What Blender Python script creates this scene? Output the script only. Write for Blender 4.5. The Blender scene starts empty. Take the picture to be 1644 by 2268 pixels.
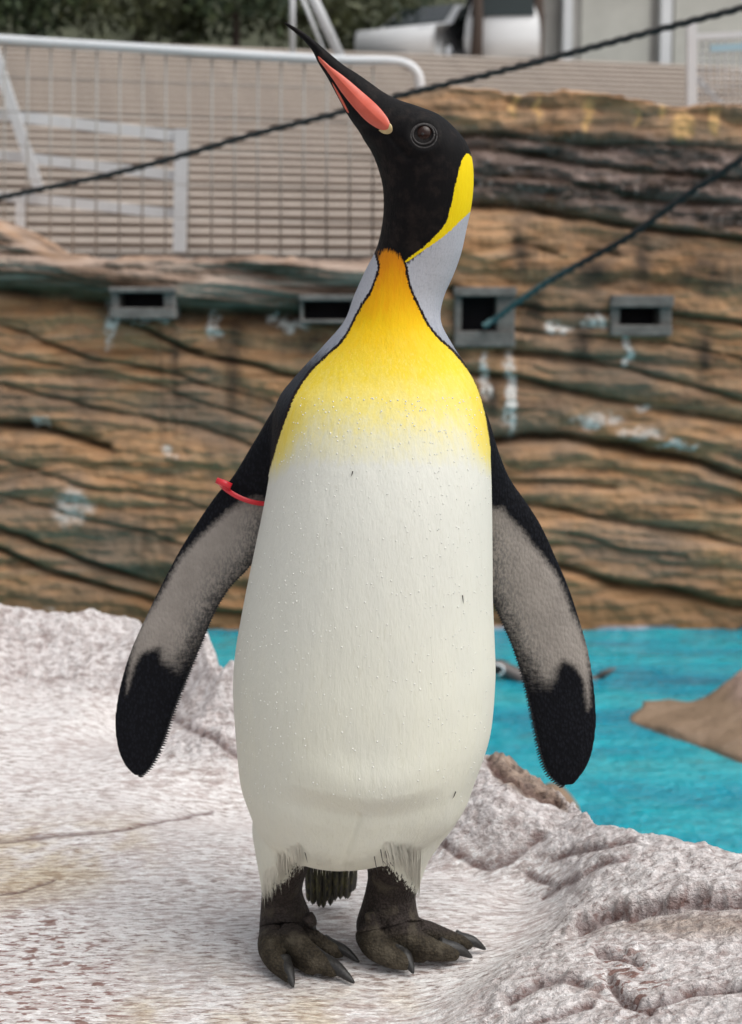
import bpy, bmesh, math, random
import numpy as np
from mathutils import Vector, kdtree
from mathutils.bvhtree import BVHTree

random.seed(7)
RNG = np.random.default_rng(7)
scene = bpy.context.scene
COL = scene.collection

# ------------------------------------------------------------------ camera
CAM_Y, CAM_Z, PITCH = -1.59, 0.72, math.radians(8.0)
FPX, CX, CY = 3293.0, 822.0, 1134.0          # focal length / centre in a 1644 x 2268 frame
cam = bpy.data.cameras.new('camera')
cam.sensor_fit = 'VERTICAL'
cam.sensor_height = 24.0
cam.lens = 24.0 * FPX / 2268.0
cam.clip_start, cam.clip_end = 0.05, 400.0
cam.dof.use_dof = True
cam.dof.focus_distance = 1.50
cam.dof.aperture_fstop = 4.7
camo = bpy.data.objects.new('camera', cam)
COL.objects.link(camo)
camo.location = (0, CAM_Y, CAM_Z)
camo.rotation_euler = (math.radians(90) - PITCH, 0, 0)
scene.camera = camo

# ------------------------------------------------------------------ sky and sun (bright overcast)
SUN_DIR = Vector((0.50, -0.26, 0.95)).normalized()      # towards the sun
elev = math.asin(SUN_DIR.z)
azim = math.atan2(SUN_DIR.x, SUN_DIR.y)
world = bpy.data.worlds.new('World')
scene.world = world
world.use_nodes = True
wn = world.node_tree.nodes; wl = world.node_tree.links
wn.clear()
sky = wn.new('ShaderNodeTexSky'); sky.sky_type = 'NISHITA'; sky.sun_disc = False
sky.sun_elevation = elev; sky.sun_rotation = azim
sky.air_density = 1.0; sky.dust_density = 4.0; sky.ozone_density = 1.0
hs = wn.new('ShaderNodeHueSaturation'); hs.inputs['Saturation'].default_value = 0.22
bg = wn.new('ShaderNodeBackground'); bg.inputs['Strength'].default_value = 0.15
wo = wn.new('ShaderNodeOutputWorld')
wl.new(sky.outputs[0], hs.inputs['Color']); wl.new(hs.outputs[0], bg.inputs['Color']); wl.new(bg.outputs[0], wo.inputs['Surface'])
sun = bpy.data.lights.new('sun', 'SUN'); sun.energy = 1.5; sun.angle = math.radians(55); sun.color = (1.0, 0.96, 0.9)
suno = bpy.data.objects.new('sun', sun); COL.objects.link(suno)
suno.rotation_euler = SUN_DIR.to_track_quat('Z', 'Y').to_euler()
scene.view_settings.view_transform = 'Standard'
scene.view_settings.look = 'None'
scene.view_settings.exposure = 0.17
scene.view_settings.gamma = 1.0

# ------------------------------------------------------------------ geometry helpers
cP, sP = math.cos(PITCH), math.sin(PITCH)
def at(px, py, Y):
    """where the sight line through a picture point meets the upright plane y = Y"""
    u = (px - CX) / FPX; v = -(py - CY) / FPX
    dy = cP + v * sP; dz = -sP + v * cP
    t = (Y - CAM_Y) / dy
    return np.array((u * t, Y, CAM_Z + dz * t))
def gp(px, py, z):
    """the same with the level plane z"""
    u = (px - CX) / FPX; v = -(py - CY) / FPX
    dy = cP + v * sP; dz = -sP + v * cP
    t = (z - CAM_Z) / dz
    return np.array((u * t, CAM_Y + dy * t, z))
def project(P):
    d = P - np.array((0, CAM_Y, CAM_Z))
    f = d[:, 1] * cP - d[:, 2] * sP
    up = d[:, 1] * sP + d[:, 2] * cP
    return np.stack([CX + FPX * d[:, 0] / f, CY - FPX * up / f], 1)

def mesh_from(name, verts, faces, smooth=True):
    me = bpy.data.meshes.new(name)
    me.from_pydata([tuple(v) for v in verts], [], faces)
    if smooth:
        me.polygons.foreach_set('use_smooth', [True] * len(me.polygons))
    me.update()
    return me
def add(name, me, mat=None, parent=None, loc=None, rot=None):
    o = bpy.data.objects.new(name, me)
    COL.objects.link(o)
    if mat is not None and me is not None and not me.materials:
        me.materials.append(mat)
    if parent is not None: o.parent = parent
    if loc is not None: o.location = loc
    if rot is not None: o.rotation_euler = rot
    return o
def empty(name, loc=(0, 0, 0), rz=0.0):
    o = bpy.data.objects.new(name, None); COL.objects.link(o)
    o.location = loc; o.rotation_euler = (0, 0, rz)
    return o
def tag(o, label=None, cat=None, group=None, kind=None):
    if label: o['label'] = label
    if cat: o['category'] = cat
    if group: o['group'] = group
    if kind: o['kind'] = kind
    return o
def grid_mesh(name, X, Y, Z):
    n, m = X.shape
    V = np.stack([X, Y, Z], -1).reshape(-1, 3)
    idx = np.arange(n * m).reshape(n, m)
    F = np.stack([idx[:-1, :-1], idx[:-1, 1:], idx[1:, 1:], idx[1:, :-1]], -1).reshape(-1, 4)
    me = bpy.data.meshes.new(name)
    me.vertices.add(len(V)); me.vertices.foreach_set('co', V.astype(np.float32).ravel())
    me.loops.add(F.size); me.loops.foreach_set('vertex_index', F.astype(np.int32).ravel())
    me.polygons.add(len(F)); me.polygons.foreach_set('loop_start', np.arange(0, F.size, 4, dtype=np.int32))
    me.polygons.foreach_set('use_smooth', np.ones(len(F), dtype=bool))
    me.update(calc_edges=True); me.validate()
    return me
def attr(me, name, vals):
    a = me.attributes.new(name, 'FLOAT', 'POINT')
    a.data.foreach_set('value', np.asarray(vals, np.float32).ravel())
def box_me(name, x0, x1, y0, y1, z0, z1, bevel=0.0):
    bm = bmesh.new()
    bmesh.ops.create_cube(bm, size=1.0)
    for v in bm.verts:
        v.co = Vector((x0 + (v.co.x + .5) * (x1 - x0), y0 + (v.co.y + .5) * (y1 - y0), z0 + (v.co.z + .5) * (z1 - z0)))
    if bevel > 0:
        bmesh.ops.bevel(bm, geom=bm.edges[:], offset=bevel, segments=2, affect='EDGES', profile=0.5)
    me = bpy.data.meshes.new(name); bm.to_mesh(me); bm.free()
    return me
def tube_me(name, pts, rad, seg=10, lobes=0, lobe_amp=0.0, twist=0.0, cap=True):
    pts = [Vector(p) for p in pts]
    n = len(pts)
    rads = rad if hasattr(rad, '__len__') else [rad] * n
    V, F = [], []
    up = Vector((0, 0, 1)); s = 0.0
    for i, p in enumerate(pts):
        t = (pts[min(i + 1, n - 1)] - pts[max(i - 1, 0)]).normalized()
        if abs(t.dot(up)) > .95: up = Vector((0, 1, 0))
        a = t.cross(up).normalized(); b = a.cross(t).normalized()
        up = b
        if i: s += (p - pts[i - 1]).length
        for k in range(seg):
            th = 2 * math.pi * k / seg
            r = rads[i] * (1 + lobe_amp * math.cos(lobes * th - twist * s))
            V.append(p + a * (r * math.cos(th)) + b * (r * math.sin(th)))
    for i in range(n - 1):
        for k in range(seg):
            k2 = (k + 1) % seg
            F.append((i * seg + k, i * seg + k2, (i + 1) * seg + k2, (i + 1) * seg + k))
    if cap:
        F.append(tuple(range(seg))[::-1]); F.append(tuple((n - 1) * seg + k for k in range(seg)))
    return mesh_from(name, V, F)
def catmull(K, n):
    K = np.asarray(K, float)
    m = len(K)
    t = np.linspace(0, m - 1, n)
    i = np.clip(np.floor(t).astype(int), 0, m - 2); f = (t - i)[:, None]
    p0 = K[np.maximum(i - 1, 0)]; p1 = K[i]; p2 = K[i + 1]; p3 = K[np.minimum(i + 2, m - 1)]
    return .5 * ((2 * p1) + (p2 - p0) * f + (2 * p0 - 5 * p1 + 4 * p2 - p3) * f**2 + (3 * p1 - p0 - 3 * p2 + p3) * f**3)
def smoothstep(a, b, x):
    t = np.clip((x - a) / (b - a), 0, 1)
    return t * t * (3 - 2 * t)
# value noise in numpy
_perm = RNG.random((256, 256))
def vnoise(x, y, seed=0):
    x = np.asarray(x) + seed * 17.31; y = np.asarray(y) + seed * 9.73
    xi = np.floor(x).astype(int); yi = np.floor(y).astype(int)
    fx = x - xi; fy = y - yi
    fx = fx * fx * fx * (fx * (fx * 6 - 15) + 10); fy = fy * fy * fy * (fy * (fy * 6 - 15) + 10)
    g = lambda a, b: _perm[a & 255, b & 255]
    return (g(xi, yi) * (1 - fx) + g(xi + 1, yi) * fx) * (1 - fy) + (g(xi, yi + 1) * (1 - fx) + g(xi + 1, yi + 1) * fx) * fy
def fbm(x, y, oct=4, seed=0, gain=.5):
    s = 0; a = 1; tot = 0
    for o in range(oct):
        s = s + a * (vnoise(x * 2**o, y * 2**o, seed + o) - .5) * 2; tot += a; a *= gain
    return s / tot
def seg_dist(P, poly):
    """distance and signed side of points to a polyline"""
    best = np.full(len(P), 1e9); side = np.zeros(len(P))
    for a, b in zip(poly[:-1], poly[1:]):
        a = np.asarray(a, float); b = np.asarray(b, float)
        ab = b - a; L = ab @ ab
        t = np.clip(((P - a) @ ab) / L, 0, 1)
        q = P - (a + t[:, None] * ab)
        d = np.hypot(q[:, 0], q[:, 1])
        c = ab[0] * (P[:, 1] - a[1]) - ab[1] * (P[:, 0] - a[0])
        m = d < best
        best[m] = d[m]; side[m] = np.sign(c[m])
    return best, side
def sdf(P, poly):
    """signed distance to a closed polygon, positive inside"""
    poly = [np.asarray(p, float) for p in poly]
    d, _ = seg_dist(P, poly + [poly[0]])
    ins = np.zeros(len(P), bool)
    for a, b in zip(poly, poly[1:] + poly[:1]):
        c = (a[1] > P[:, 1]) != (b[1] > P[:, 1])
        with np.errstate(divide='ignore', invalid='ignore'):
            xx = (b[0] - a[0]) * (P[:, 1] - a[1]) / (b[1] - a[1] + 1e-12) + a[0]
        ins ^= c & (P[:, 0] < xx)
    return np.where(ins, d, -d)
def smooth_poly(poly, n=6, closed=True):
    K = np.asarray(poly, float)
    if closed:
        K = np.vstack([K[-1], K, K[0], K[1]])
        c = catmull(K, (len(K) - 1) * n + 1)
        return c[n:-n - 1]
    return catmull(K, (len(K) - 1) * n + 1)

# ------------------------------------------------------------------ node helpers
class NT:
    def __init__(self, name):
        self.m = bpy.data.materials.new(name); self.m.use_nodes = True
        self.n = self.m.node_tree.nodes; self.l = self.m.node_tree.links
        self.n.clear()
        self.out = self.n.new('ShaderNodeOutputMaterial')
        self.b = self.n.new('ShaderNodeBsdfPrincipled')
        self.l.new(self.b.outputs[0], self.out.inputs['Surface'])
        self.tc = self.n.new('ShaderNodeTexCoord')
    def put(self, sock, v):
        if v is None: return
        if isinstance(v, bpy.types.NodeSocket): self.l.new(v, sock)
        elif isinstance(v, (tuple, list)) and len(v) == 3 and sock.type == 'RGBA': sock.default_value = (*v, 1)
        else: sock.default_value = v
    def math(self, op, a, b=None, c=None, clamp=False):
        n = self.n.new('ShaderNodeMath'); n.operation = op; n.use_clamp = clamp
        self.put(n.inputs[0], a)
        if b is not None: self.put(n.inputs[1], b)
        if c is not None: self.put(n.inputs[2], c)
        return n.outputs[0]
    def coord(self, scale=(1, 1, 1), rot=(0, 0, 0), loc=(0, 0, 0), src='Object'):
        n = self.n.new('ShaderNodeMapping'); self.l.new(self.tc.outputs[src], n.inputs[0])
        n.inputs['Scale'].default_value = scale; n.inputs['Rotation'].default_value = rot; n.inputs['Location'].default_value = loc
        return n.outputs[0]
    def noise(self, scale=5, detail=3, rough=.5, vec=None, dist=0.0, col=False):
        n = self.n.new('ShaderNodeTexNoise')
        if vec is None: vec = self.tc.outputs['Object']
        self.l.new(vec, n.inputs['Vector'])
        n.inputs['Scale'].default_value = scale; n.inputs['Detail'].default_value = detail
        n.inputs['Roughness'].default_value = rough; n.inputs['Distortion'].default_value = dist
        return n.outputs['Color' if col else 'Fac']
    def voro(self, scale=5, vec=None, feature='F1', out='Distance', rand=1.0):
        n = self.n.new('ShaderNodeTexVoronoi'); n.feature = feature
        if vec is None: vec = self.tc.outputs['Object']
        self.l.new(vec, n.inputs['Vector']); n.inputs['Scale'].default_value = scale
        n.inputs['Randomness'].default_value = rand
        return n.outputs[out]
    def ramp(self, fac, stops, interp='LINEAR'):
        n = self.n.new('ShaderNodeValToRGB'); n.color_ramp.interpolation = interp
        els = n.color_ramp.elements
        while len(els) < len(stops): els.new(0.5)
        for e, (p, c) in zip(els, stops):
            e.position = p; e.color = (*c, 1) if len(c) == 3 else c
        self.put(n.inputs[0], fac)
        return n.outputs[0]
    def mix(self, fac, a, b, mode='MIX'):
        n = self.n.new('ShaderNodeMix'); n.data_type = 'RGBA'; n.blend_type = mode
        self.put(n.inputs[0], fac); self.put(n.inputs[6], a); self.put(n.inputs[7], b)
        return n.outputs[2]
    def step(self, v, lo, hi, a=0.0, b=1.0):
        n = self.n.new('ShaderNodeMapRange'); n.interpolation_type = 'SMOOTHSTEP'
        self.put(n.inputs['Value'], v)
        n.inputs['From Min'].default_value = lo; n.inputs['From Max'].default_value = hi
        n.inputs['To Min'].default_value = a; n.inputs['To Max'].default_value = b
        return n.outputs[0]
    def attr(self, name):
        n = self.n.new('ShaderNodeAttribute'); n.attribute_name = name
        return n.outputs['Fac']
    def bump(self, h, strength=.3, dist=.01, prev=None):
        n = self.n.new('ShaderNodeBump'); n.inputs['Strength'].default_value = strength; n.inputs['Distance'].default_value = dist
        self.put(n.inputs['Height'], h)
        if prev is not None: self.l.new(prev, n.inputs['Normal'])
        return n.outputs[0]
    def done(self, color=None, rough=None, normal=None, **kw):
        if color is not None: self.put(self.b.inputs['Base Color'], color)
        if rough is not None: self.put(self.b.inputs['Roughness'], rough)
        if normal is not None: self.l.new(normal, self.b.inputs['Normal'])
        for k, v in kw.items(): self.put(self.b.inputs[k.replace('_', ' ')], v)
        return self.m
def simple(name, col, rough=.6, var=.15, scale=30, bump=.1, **kw):
    t = NT(name)
    nz = t.noise(scale, 4, .6)
    c = t.mix(nz, tuple(x * (1 - var) for x in col), tuple(min(1, x * (1 + var)) for x in col))
    return t.done(c, rough, t.bump(nz, bump, .005), **kw)

# ================================================================== SETTING: rock ledge
WATER_Z = -0.85
CTRL = [  # picture point + height of the rock there
 (-300,2400,0),(100,2400,0),(500,2400,0),(100,2250,0),(400,2250,0),(700,2250,0),(100,2000,0),(400,2000,0),(700,2100,0),(900,2120,0),(300,1800,0),(600,1850,0),
 (850,1960,0),(1000,1960,0),(1080,1975,0),(100,1800,0),(150,1650,.0),(300,1650,0),(450,1720,0),(760,2170,0),(600,2130,0),(1020,2090,0),(-200,1800,.0),(-300,2000,0),
 (0,1345,.15),(150,1342,.15),(300,1365,.11),(100,1455,.07),(250,1490,.05),(0,1540,.025),(200,1580,.012),(320,1560,.01),(-250,1345,.17),
 (385,1590,.0),(450,1625,.0),(520,1668,.0),(600,1710,.0),(455,1420,.13),(400,1440,.11),(520,1450,.14),(480,1500,.11),(430,1540,.06),(510,1590,.07),
 (700,1560,.10),(850,1600,.10),(980,1640,.10),(800,1780,.0),(900,1830,0),
 (1070,1650,.105),(1120,1668,.09),(1190,1712,.075),(1250,1780,.05),(1080,1745,.075),(1000,1790,.05),(1090,1800,.06),(1180,1820,.05),(1040,1850,.03),(1140,1880,.025),(1250,1860,.045),
 (965,1862,.0),(1060,1915,.0),(1160,1955,-.004),(1200,1985,-.002),
 (1310,1797,.075),(1450,1830,.08),(1530,1862,.075),(1644,1882,.08),(1800,1900,.09),(1350,1880,.075),(1300,1930,.055),(1450,1930,.085),(1600,1940,.10),
 (1250,1990,.025),(1400,2050,.06),(1600,2060,.075),(1300,2100,.05),(1500,2150,.075),(1640,2200,.09),(1800,2200,.11),(1900,2400,.12),
 (1130,2075,.0),(1070,2130,.002),(970,2200,.0),(925,2280,.0),(1150,2150,.04),(1100,2190,.035),(1200,2250,.055),(1050,2270,.03),(1400,2250,.08),(1200,2100,.035),(1300,2030,.045),(1150,2450,.05),(1500,2450,.1),
]
cpts = np.array([gp(*c) for c in CTRL])
def tps_fit(c, lam=2e-4):
    n = len(c); d = np.hypot(c[:, None, 0] - c[None, :, 0], c[:, None, 1] - c[None, :, 1])
    K = np.where(d > 0, d * d * np.log(d + 1e-12), 0) + lam * np.eye(n)
    Pm = np.hstack([np.ones((n, 1)), c[:, :2]])
    A = np.block([[K, Pm], [Pm.T, np.zeros((3, 3))]])
    s = np.linalg.solve(A, np.concatenate([c[:, 2], np.zeros(3)]))
    return s
tps = tps_fit(cpts)
def tps_eval(x, y):
    z = tps[-3] + tps[-2] * x + tps[-1] * y
    for (cx, cy, _), w in zip(cpts, tps[:-3]):
        d2 = (x - cx)**2 + (y - cy)**2
        z = z + w * .5 * d2 * np.log(d2 + 1e-14)
    return z
EDGE = [(-250,1340,.17),(0,1338,.15),(150,1340,.15),(300,1360,.11),(400,1425,.12),(455,1415,.13),(490,1428,.14),(525,1448,.14),(700,1550,.10),(850,1590,.10),(980,1628,.10),(1070,1645,.105),(1125,1660,.09),
        (1190,1705,.075),(1245,1765,.05),(1285,1803,.055),(1312,1793,.075),(1450,1825,.08),(1530,1856,.075),(1644,1876,.08),(1800,1895,.09)]
ep = np.array([gp(*e) for e in EDGE]); ep = ep[np.argsort(ep[:, 0])]
ex = np.concatenate([[-6, -2.5], ep[:, 0], [1.2, 6]]); ey = np.concatenate([[2.2, 1.9], ep[:, 1], [.05, -.4]])
def edge_y(x): return np.interp(x, ex, ey)
xs = np.concatenate([np.linspace(-6, -.9, 60)[:-1], np.linspace(-.9, .85, 860), np.linspace(.85, 6, 50)[1:]])
ys = np.concatenate([np.linspace(-3, -.42, 40)[:-1], np.linspace(-.42, .7, 440), np.linspace(.7, 1.7, 170)[1:], np.linspace(1.7, 2.7, 30)[1:]])
X, Y = np.meshgrid(xs, ys)
XL = np.clip(X, -1.1, .85); YL = np.clip(Y, -.45, 1.7)
Zg = tps_eval(XL, YL)
Zg = np.clip(Zg, -.03, .2)
rim = smoothstep(.006, .04, Zg)
# relief: rounded lumps, slanting striations, pits
Zg += rim * (.010 * fbm(X * 9, Y * 9, 4, 3) + .0045 * fbm(X * 30 + Y * 8, Y * 55, 3, 5)) + (1 - rim) * (.002 * fbm(X * 5, Y * 5, 3, 8))
stri = fbm(X * 14 + fbm(X * 4, Y * 4, 2, 31), (Y - .28 * X) * 90, 3, 11)
Zg += .0014 * stri * (.6 + .8 * rim)
Zg += rim * (.0030 * fbm(X * 120, Y * 120, 2, 23) + .004 * np.abs(fbm(X * 34, Y * 34 - X * 10, 3, 24)))
PXg = project(np.stack([X, Y, np.clip(Zg, -.05, .25)], -1).reshape(-1, 3))
PXg[:, 0] += 9 * fbm(X * 22, Y * 22, 3, 44).ravel(); PXg[:, 1] += 6 * fbm(X * 22, Y * 22, 3, 45).ravel()
# cracks (picture polyline, width px, depth m, lip m)
CRACKS = [([(960,1855),(1010,1888),(1050,1912),(1085,1922),(1120,1912),(1165,1880),(1195,1850)],5,.006,.004),
 ([(1172,1935),(1195,1952),(1222,1962)],4,.004,.003),([(1225,1905),(1280,1885),(1340,1872),(1400,1862)],4,.005,.003),
 ([(1285,2042),(1330,2022),(1385,2008),(1400,2015),(1440,2000),(1510,1990),(1520,1982),(1580,1988),(1650,1980),(1760,1984)],6,.011,.006),
 ([(1205,1990),(1260,1955),(1330,1915),(1390,1900)],4,.003,.003),
 ([(1130,2215),(1200,2180),(1255,2165),(1290,2178)],6,.006,.004),([(1350,2180),(1385,2215),(1440,2235)],7,.010,.003),([(1330,2110),(1370,2115),(1410,2130)],6,.008,.002),
 ([(1450,2230),(1530,2200),(1640,2190)],5,.007,.003),([(1180,2262),(1260,2240),(1310,2225)],4,.004,.003),
 ([(385,1590),(440,1622),(485,1640),(520,1668),(560,1690)],5,.005,.004),([(1076,1655),(1085,1690),(1120,1718),(1170,1745),(1235,1772)],6,.010,.004),
 ([(0,1862),(150,1850),(260,1840),(380,1815),(470,1800)],2,.0022,.0),([(0,1980),(60,1970),(120,1950)],2,.002,.0)]
crack = np.zeros(X.size); Zf = Zg.ravel()
for pl, w, dep, lip in CRACKS:
    w = w + 2.0
    d, s = seg_dist(PXg, pl)
    g = np.exp(-(d / w)**2)
    crack = np.maximum(crack, g)
    Zf = Zf - dep * g + lip * np.exp(-(np.maximum(d - w, 0) / (w * 4))**2) * smoothstep(1.6 * w, -1.6 * w, d * s)
# shelf undercut below the big lip on the right
d, s = seg_dist(PXg, CRACKS[3][0])
Zf = Zf - .010 * np.exp(-(d / 40)**2) * smoothstep(-10, 10, d * s)
Zg = Zf.reshape(X.shape)
dE = Y - edge_y(X) - .018 * fbm(X * 14, Y * 14, 4, 77) + .004
fall = smoothstep(0, .34, dE)
Zg = Zg - 1.5 * fall * (1 + .06 * fbm(X * 12, Y * 30, 3, 12)) - 0.02 * smoothstep(-.03, .0, dE)
Yg = Y
gme = grid_mesh('ground', X, Yg, Zg)
P2 = PXg
warm = np.maximum(smoothstep(-60, 60, sdf(P2, [(-400,1780),(300,1830),(330,1900),(200,1960),(60,2010),(-400,2040)])),
                  .9 * smoothstep(-60, 60, sdf(P2, [(250,2268),(330,2120),(600,2190),(900,2210),(950,2400),(250,2500)])))
red = np.maximum.reduce([smoothstep(-70, 60, sdf(P2, [(-300,2010),(120,2010),(300,2120),(260,2400),(-300,2500)])), smoothstep(-60, 30, sdf(P2, [(1300,2090),(1420,2110),(1480,2200),(1420,2250),(1330,2200)])), .8 * crack])
brown = np.maximum(smoothstep(-6, 10, sdf(P2, [(1072,1640),(1120,1655),(1190,1700),(1250,1765),(1262,1800),(1200,1775),(1130,1750),(1095,1720),(1078,1690)])),
                   smoothstep(-10, 40, sdf(P2, [(1290,2045),(1390,2015),(1500,1995),(1800,1988),(1800,2080),(1500,2090)])) * .75)
co_ = np.zeros(len(gme.vertices) * 3, np.float32); gme.vertices.foreach_get('co', co_); co_ = co_.reshape(-1, 3)
co_[:, 2] += brown * (PXg[:, 1] < 1830) * (.016 * fbm(X * 26, Y * 26, 4, 301).ravel() + .006 * fbm(X * 90, Y * 90, 3, 302).ravel())
gme.vertices.foreach_set('co', co_.ravel()); gme.update()
attr(gme, 'warm', warm); attr(gme, 'red', red); attr(gme, 'brown', brown); attr(gme, 'crack', crack)
attr(gme, 'rim', rim.ravel()); attr(gme, 'wet', fall.ravel())

t = NT('ledge_rock')
pc = t.coord((1, 1, 1), (0, 0, math.radians(-12)))
mp = t.coord((28, 120, 60), (0, 0, math.radians(-12)))
n1 = t.noise(1.0, 5, .65, mp, .4)
n2 = t.noise(60, 5, .7, pc)
n3 = t.noise(7, 4, .6, pc)
n4 = t.noise(1.0, 4, .7, t.coord((60, 210, 130), (0, 0, math.radians(-10))))
n5 = t.noise(3.2, 4, .6, t.coord((1, 2.2, 1), (0, 0, math.radians(-12))))
white = (.78, .74, .725); pink = (.47, .385, .365); grey = (.27, .23, .215)
c = t.mix(t.step(t.math('ADD', t.math('MULTIPLY', n1, .7), t.math('MULTIPLY', n5, .3)), .36, .56), pink, white)
c = t.mix(t.step(n2, .56, .78, 0, .7), c, grey)
c = t.mix(t.math('MULTIPLY', t.math('MULTIPLY', t.step(n4, .53, .61), t.step(n5, .34, .60, .3, 1)), .95), c, (.26, .195, .17))
c = t.mix(t.math('MULTIPLY', t.step(n4, .46, .40), .95), c, (.90, .89, .88))
c = t.mix(t.math('MULTIPLY', t.attr('rim'), .52), c, t.mix(t.step(n2, .40, .60), (.27, .205, .195), (.84, .79, .785)))
c = t.mix(t.math('MULTIPLY', t.step(n3, .40, .60), t.math('MULTIPLY', t.attr('warm'), .85)), c, t.mix(t.step(n4, .4, .6), (.68, .58, .42), (.36, .255, .15)))
sp = t.math('MULTIPLY', t.attr('red'), t.step(t.noise(1.0, 3, .6, t.coord((46, 108, 80))), .53, .60))
c = t.mix(t.math('MULTIPLY', sp, .85), c, (.20, .085, .06))
c = t.mix(t.math('MULTIPLY', t.attr('brown'), .85), c, t.mix(t.step(n2, .35, .65), (.11, .066, .042), (.40, .275, .19)))
c = t.mix(t.math('MULTIPLY', t.attr('crack'), .7), c, (.10, .045, .04))
c = t.mix(t.step(t.attr('wet'), .12, .5), c, t.mix(n2, (.10, .075, .06), (.22, .17, .13)))
hb = t.math('ADD', t.math('MULTIPLY', n1, .8), t.math('ADD', t.math('MULTIPLY', n2, t.math('ADD', 1.0, t.math('MULTIPLY', t.attr('rim'), 1.6))), t.math('MULTIPLY', n4, .8)))
ledge_mat = t.done(c, t.step(n2, .3, .7, .55, .85), t.bump(hb, .8, .008))
gme.materials.append(ledge_mat)
ground = add('ground', gme)
tag(ground, kind='structure')

# ================================================================== SETTING: pool water
wx = np.linspace(-11, 11, 440); wy = np.linspace(-.6, 6.2, 260)
WX, WY = np.meshgrid(wx, wy)
WZ = WATER_Z + .006 * fbm(WX * 2.2, WY * 5, 3, 51) + .003 * fbm(WX * 7, WY * 16, 2, 52)
wme = grid_mesh('water', WX, WY, WZ)
t = NT('pool_water')
n = t.noise(1.0, 4, .55, t.coord((1.1, 3.2, 1)))
nn = t.noise(1.0, 3, .6, t.coord((9, 26, 9)), .5)
c = t.ramp(n, [(.30, (.003, .20, .31)), (.44, (.007, .31, .42)), (.55, (.016, .41, .50)), (.68, (.07, .46, .50))])
c = t.mix(t.step(t.math('ADD', t.math('MULTIPLY', n, .6), t.math('MULTIPLY', nn, .4)), .5, .62, 0, .35), c, (.004, .19, .27))
h = t.math('ADD', nn, t.math('MULTIPLY', t.noise(1.0, 2, .5, t.coord((30, 70, 30))), .4))
water_mat = t.done(c, .05, t.bump(t.math('ADD', h, t.math('MULTIPLY', n, 2.0)), 1.0, .06), IOR=1.33)
wme.materials.append(water_mat)
tag(add('water', wme), kind='structure')

# ================================================================== rock wall behind the pool
WALL_Y = 5.5
def wx_at(px): return (px - CX) / FPX * (WALL_Y - CAM_Y) / cP * 1.0
TOP = [(-500,470),(-100,480),(0,505),(60,540),(120,572),(300,578),(600,582),(800,585),(856,585),(868,212),(900,203),(960,197),(1060,204),(1150,214),(1210,212),(1250,199),(1300,212),(1400,226),(1500,238),(1600,232),(1750,240),(2200,250)]
tx = []; tz = []
for p in TOP:
    q = at(p[0], p[1], WALL_Y); tx.append(q[0]); tz.append(q[2])
wxs = np.concatenate([np.linspace(-11, -2.0, 130)[:-1], np.linspace(-2.0, 2.0, 560), np.linspace(2.0, 11, 130)[1:]])
ts = np.linspace(0, 1, 300)
SX, ST = np.meshgrid(wxs, ts)
ztop = np.interp(SX, tx, tz) + .03 * fbm(SX * 7, SX * 0, 3, 61)
SZ = -1.15 + (ztop + 1.15) * ST
P = project(np.stack([SX, np.full_like(SX, WALL_Y), SZ], -1).reshape(-1, 3))
wob = 9 * fbm(SX.ravel() * 3, SZ.ravel() * 6, 3, 62)
PW = P.copy(); PW[:, 1] += wob
GRO = [([(-300,600),(0,640),(150,655),(330,688),(500,692),(800,694),(870,694)],20,.05),([(240,702),(330,735),(420,775),(530,800),(650,832),(760,850)],8,.035),([(-300,900),(0,940),(100,950),(180,975),(240,990)],9,.05),
 ([(0,720),(200,790),(400,832),(600,890)],5,.02),([(-200,1110),(60,1190),(200,1245),(345,1295)],8,.04),([(-200,1180),(0,1215),(100,1262),(200,1292),(360,1338),(560,1360)],9,.04),([(0,1090),(250,1160),(480,1230)],5,.015),
 ([(0,850),(200,905),(420,940),(640,1010)],5,.018),([(0,1020),(200,1075),(420,1110),(560,1150)],5,.015),([(0,780),(250,830),(480,900),(600,940)],4,.014),
 ([(1060,972),(1160,968),(1250,970),(1400,990),(1550,1022),(1644,1058),(2000,1150)],11,.06),([(1040,822),(1150,838),(1250,862),(1400,900),(1644,932),(2000,980)],8,.03),([(1150,1115),(1300,1140),(1450,1165),(1644,1205),(2000,1260)],6,.025),
 ([(1200,1245),(1270,1262),(1360,1292),(1500,1308),(1644,1348),(2000,1400)],9,.045),([(1040,455),(1180,462),(1300,482),(1450,505),(1644,535),(2000,560)],10,.045),([(1100,775),(1300,800),(1500,850),(1644,885)],6,.025),
 ([(1100,1060),(1250,1070),(1360,1078)],6,.02),([(1260,1180),(1400,1222),(1520,1232)],5,.016),([(1000,330),(1200,345),(1350,372),(1644,400)],8,.03),([(1000,640),(1200,690),(1400,690),(1644,715)],8,.03),
 ([(1040,385),(1250,405),(1450,440),(1644,452)],7,.025),([(1000,300),(1300,318),(1644,330)],6,.02),([(1050,720),(1250,745),(1450,755),(1644,800)],5,.018),([(1300,550),(1340,556),(1365,562)],7,.02),([(1140,540),(1190,546),(1230,556)],7,.02)]
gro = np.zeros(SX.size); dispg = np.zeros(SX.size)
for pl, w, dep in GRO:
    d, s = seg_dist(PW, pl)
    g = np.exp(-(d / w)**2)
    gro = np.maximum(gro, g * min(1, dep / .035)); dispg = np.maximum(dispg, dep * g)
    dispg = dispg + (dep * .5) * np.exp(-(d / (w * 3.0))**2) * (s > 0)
ledge = smoothstep(-14, 14, sdf(PW, [(-500,470),(0,500),(120,570),(500,570),(870,575),(870,682),(500,682),(330,672),(150,640),(-500,590)]))
dark = smoothstep(-30, 30, sdf(PW, [(960,285),(1250,300),(1700,325),(2200,330),(2200,545),(1644,525),(1300,470),(1040,450),(960,400)]))
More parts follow.
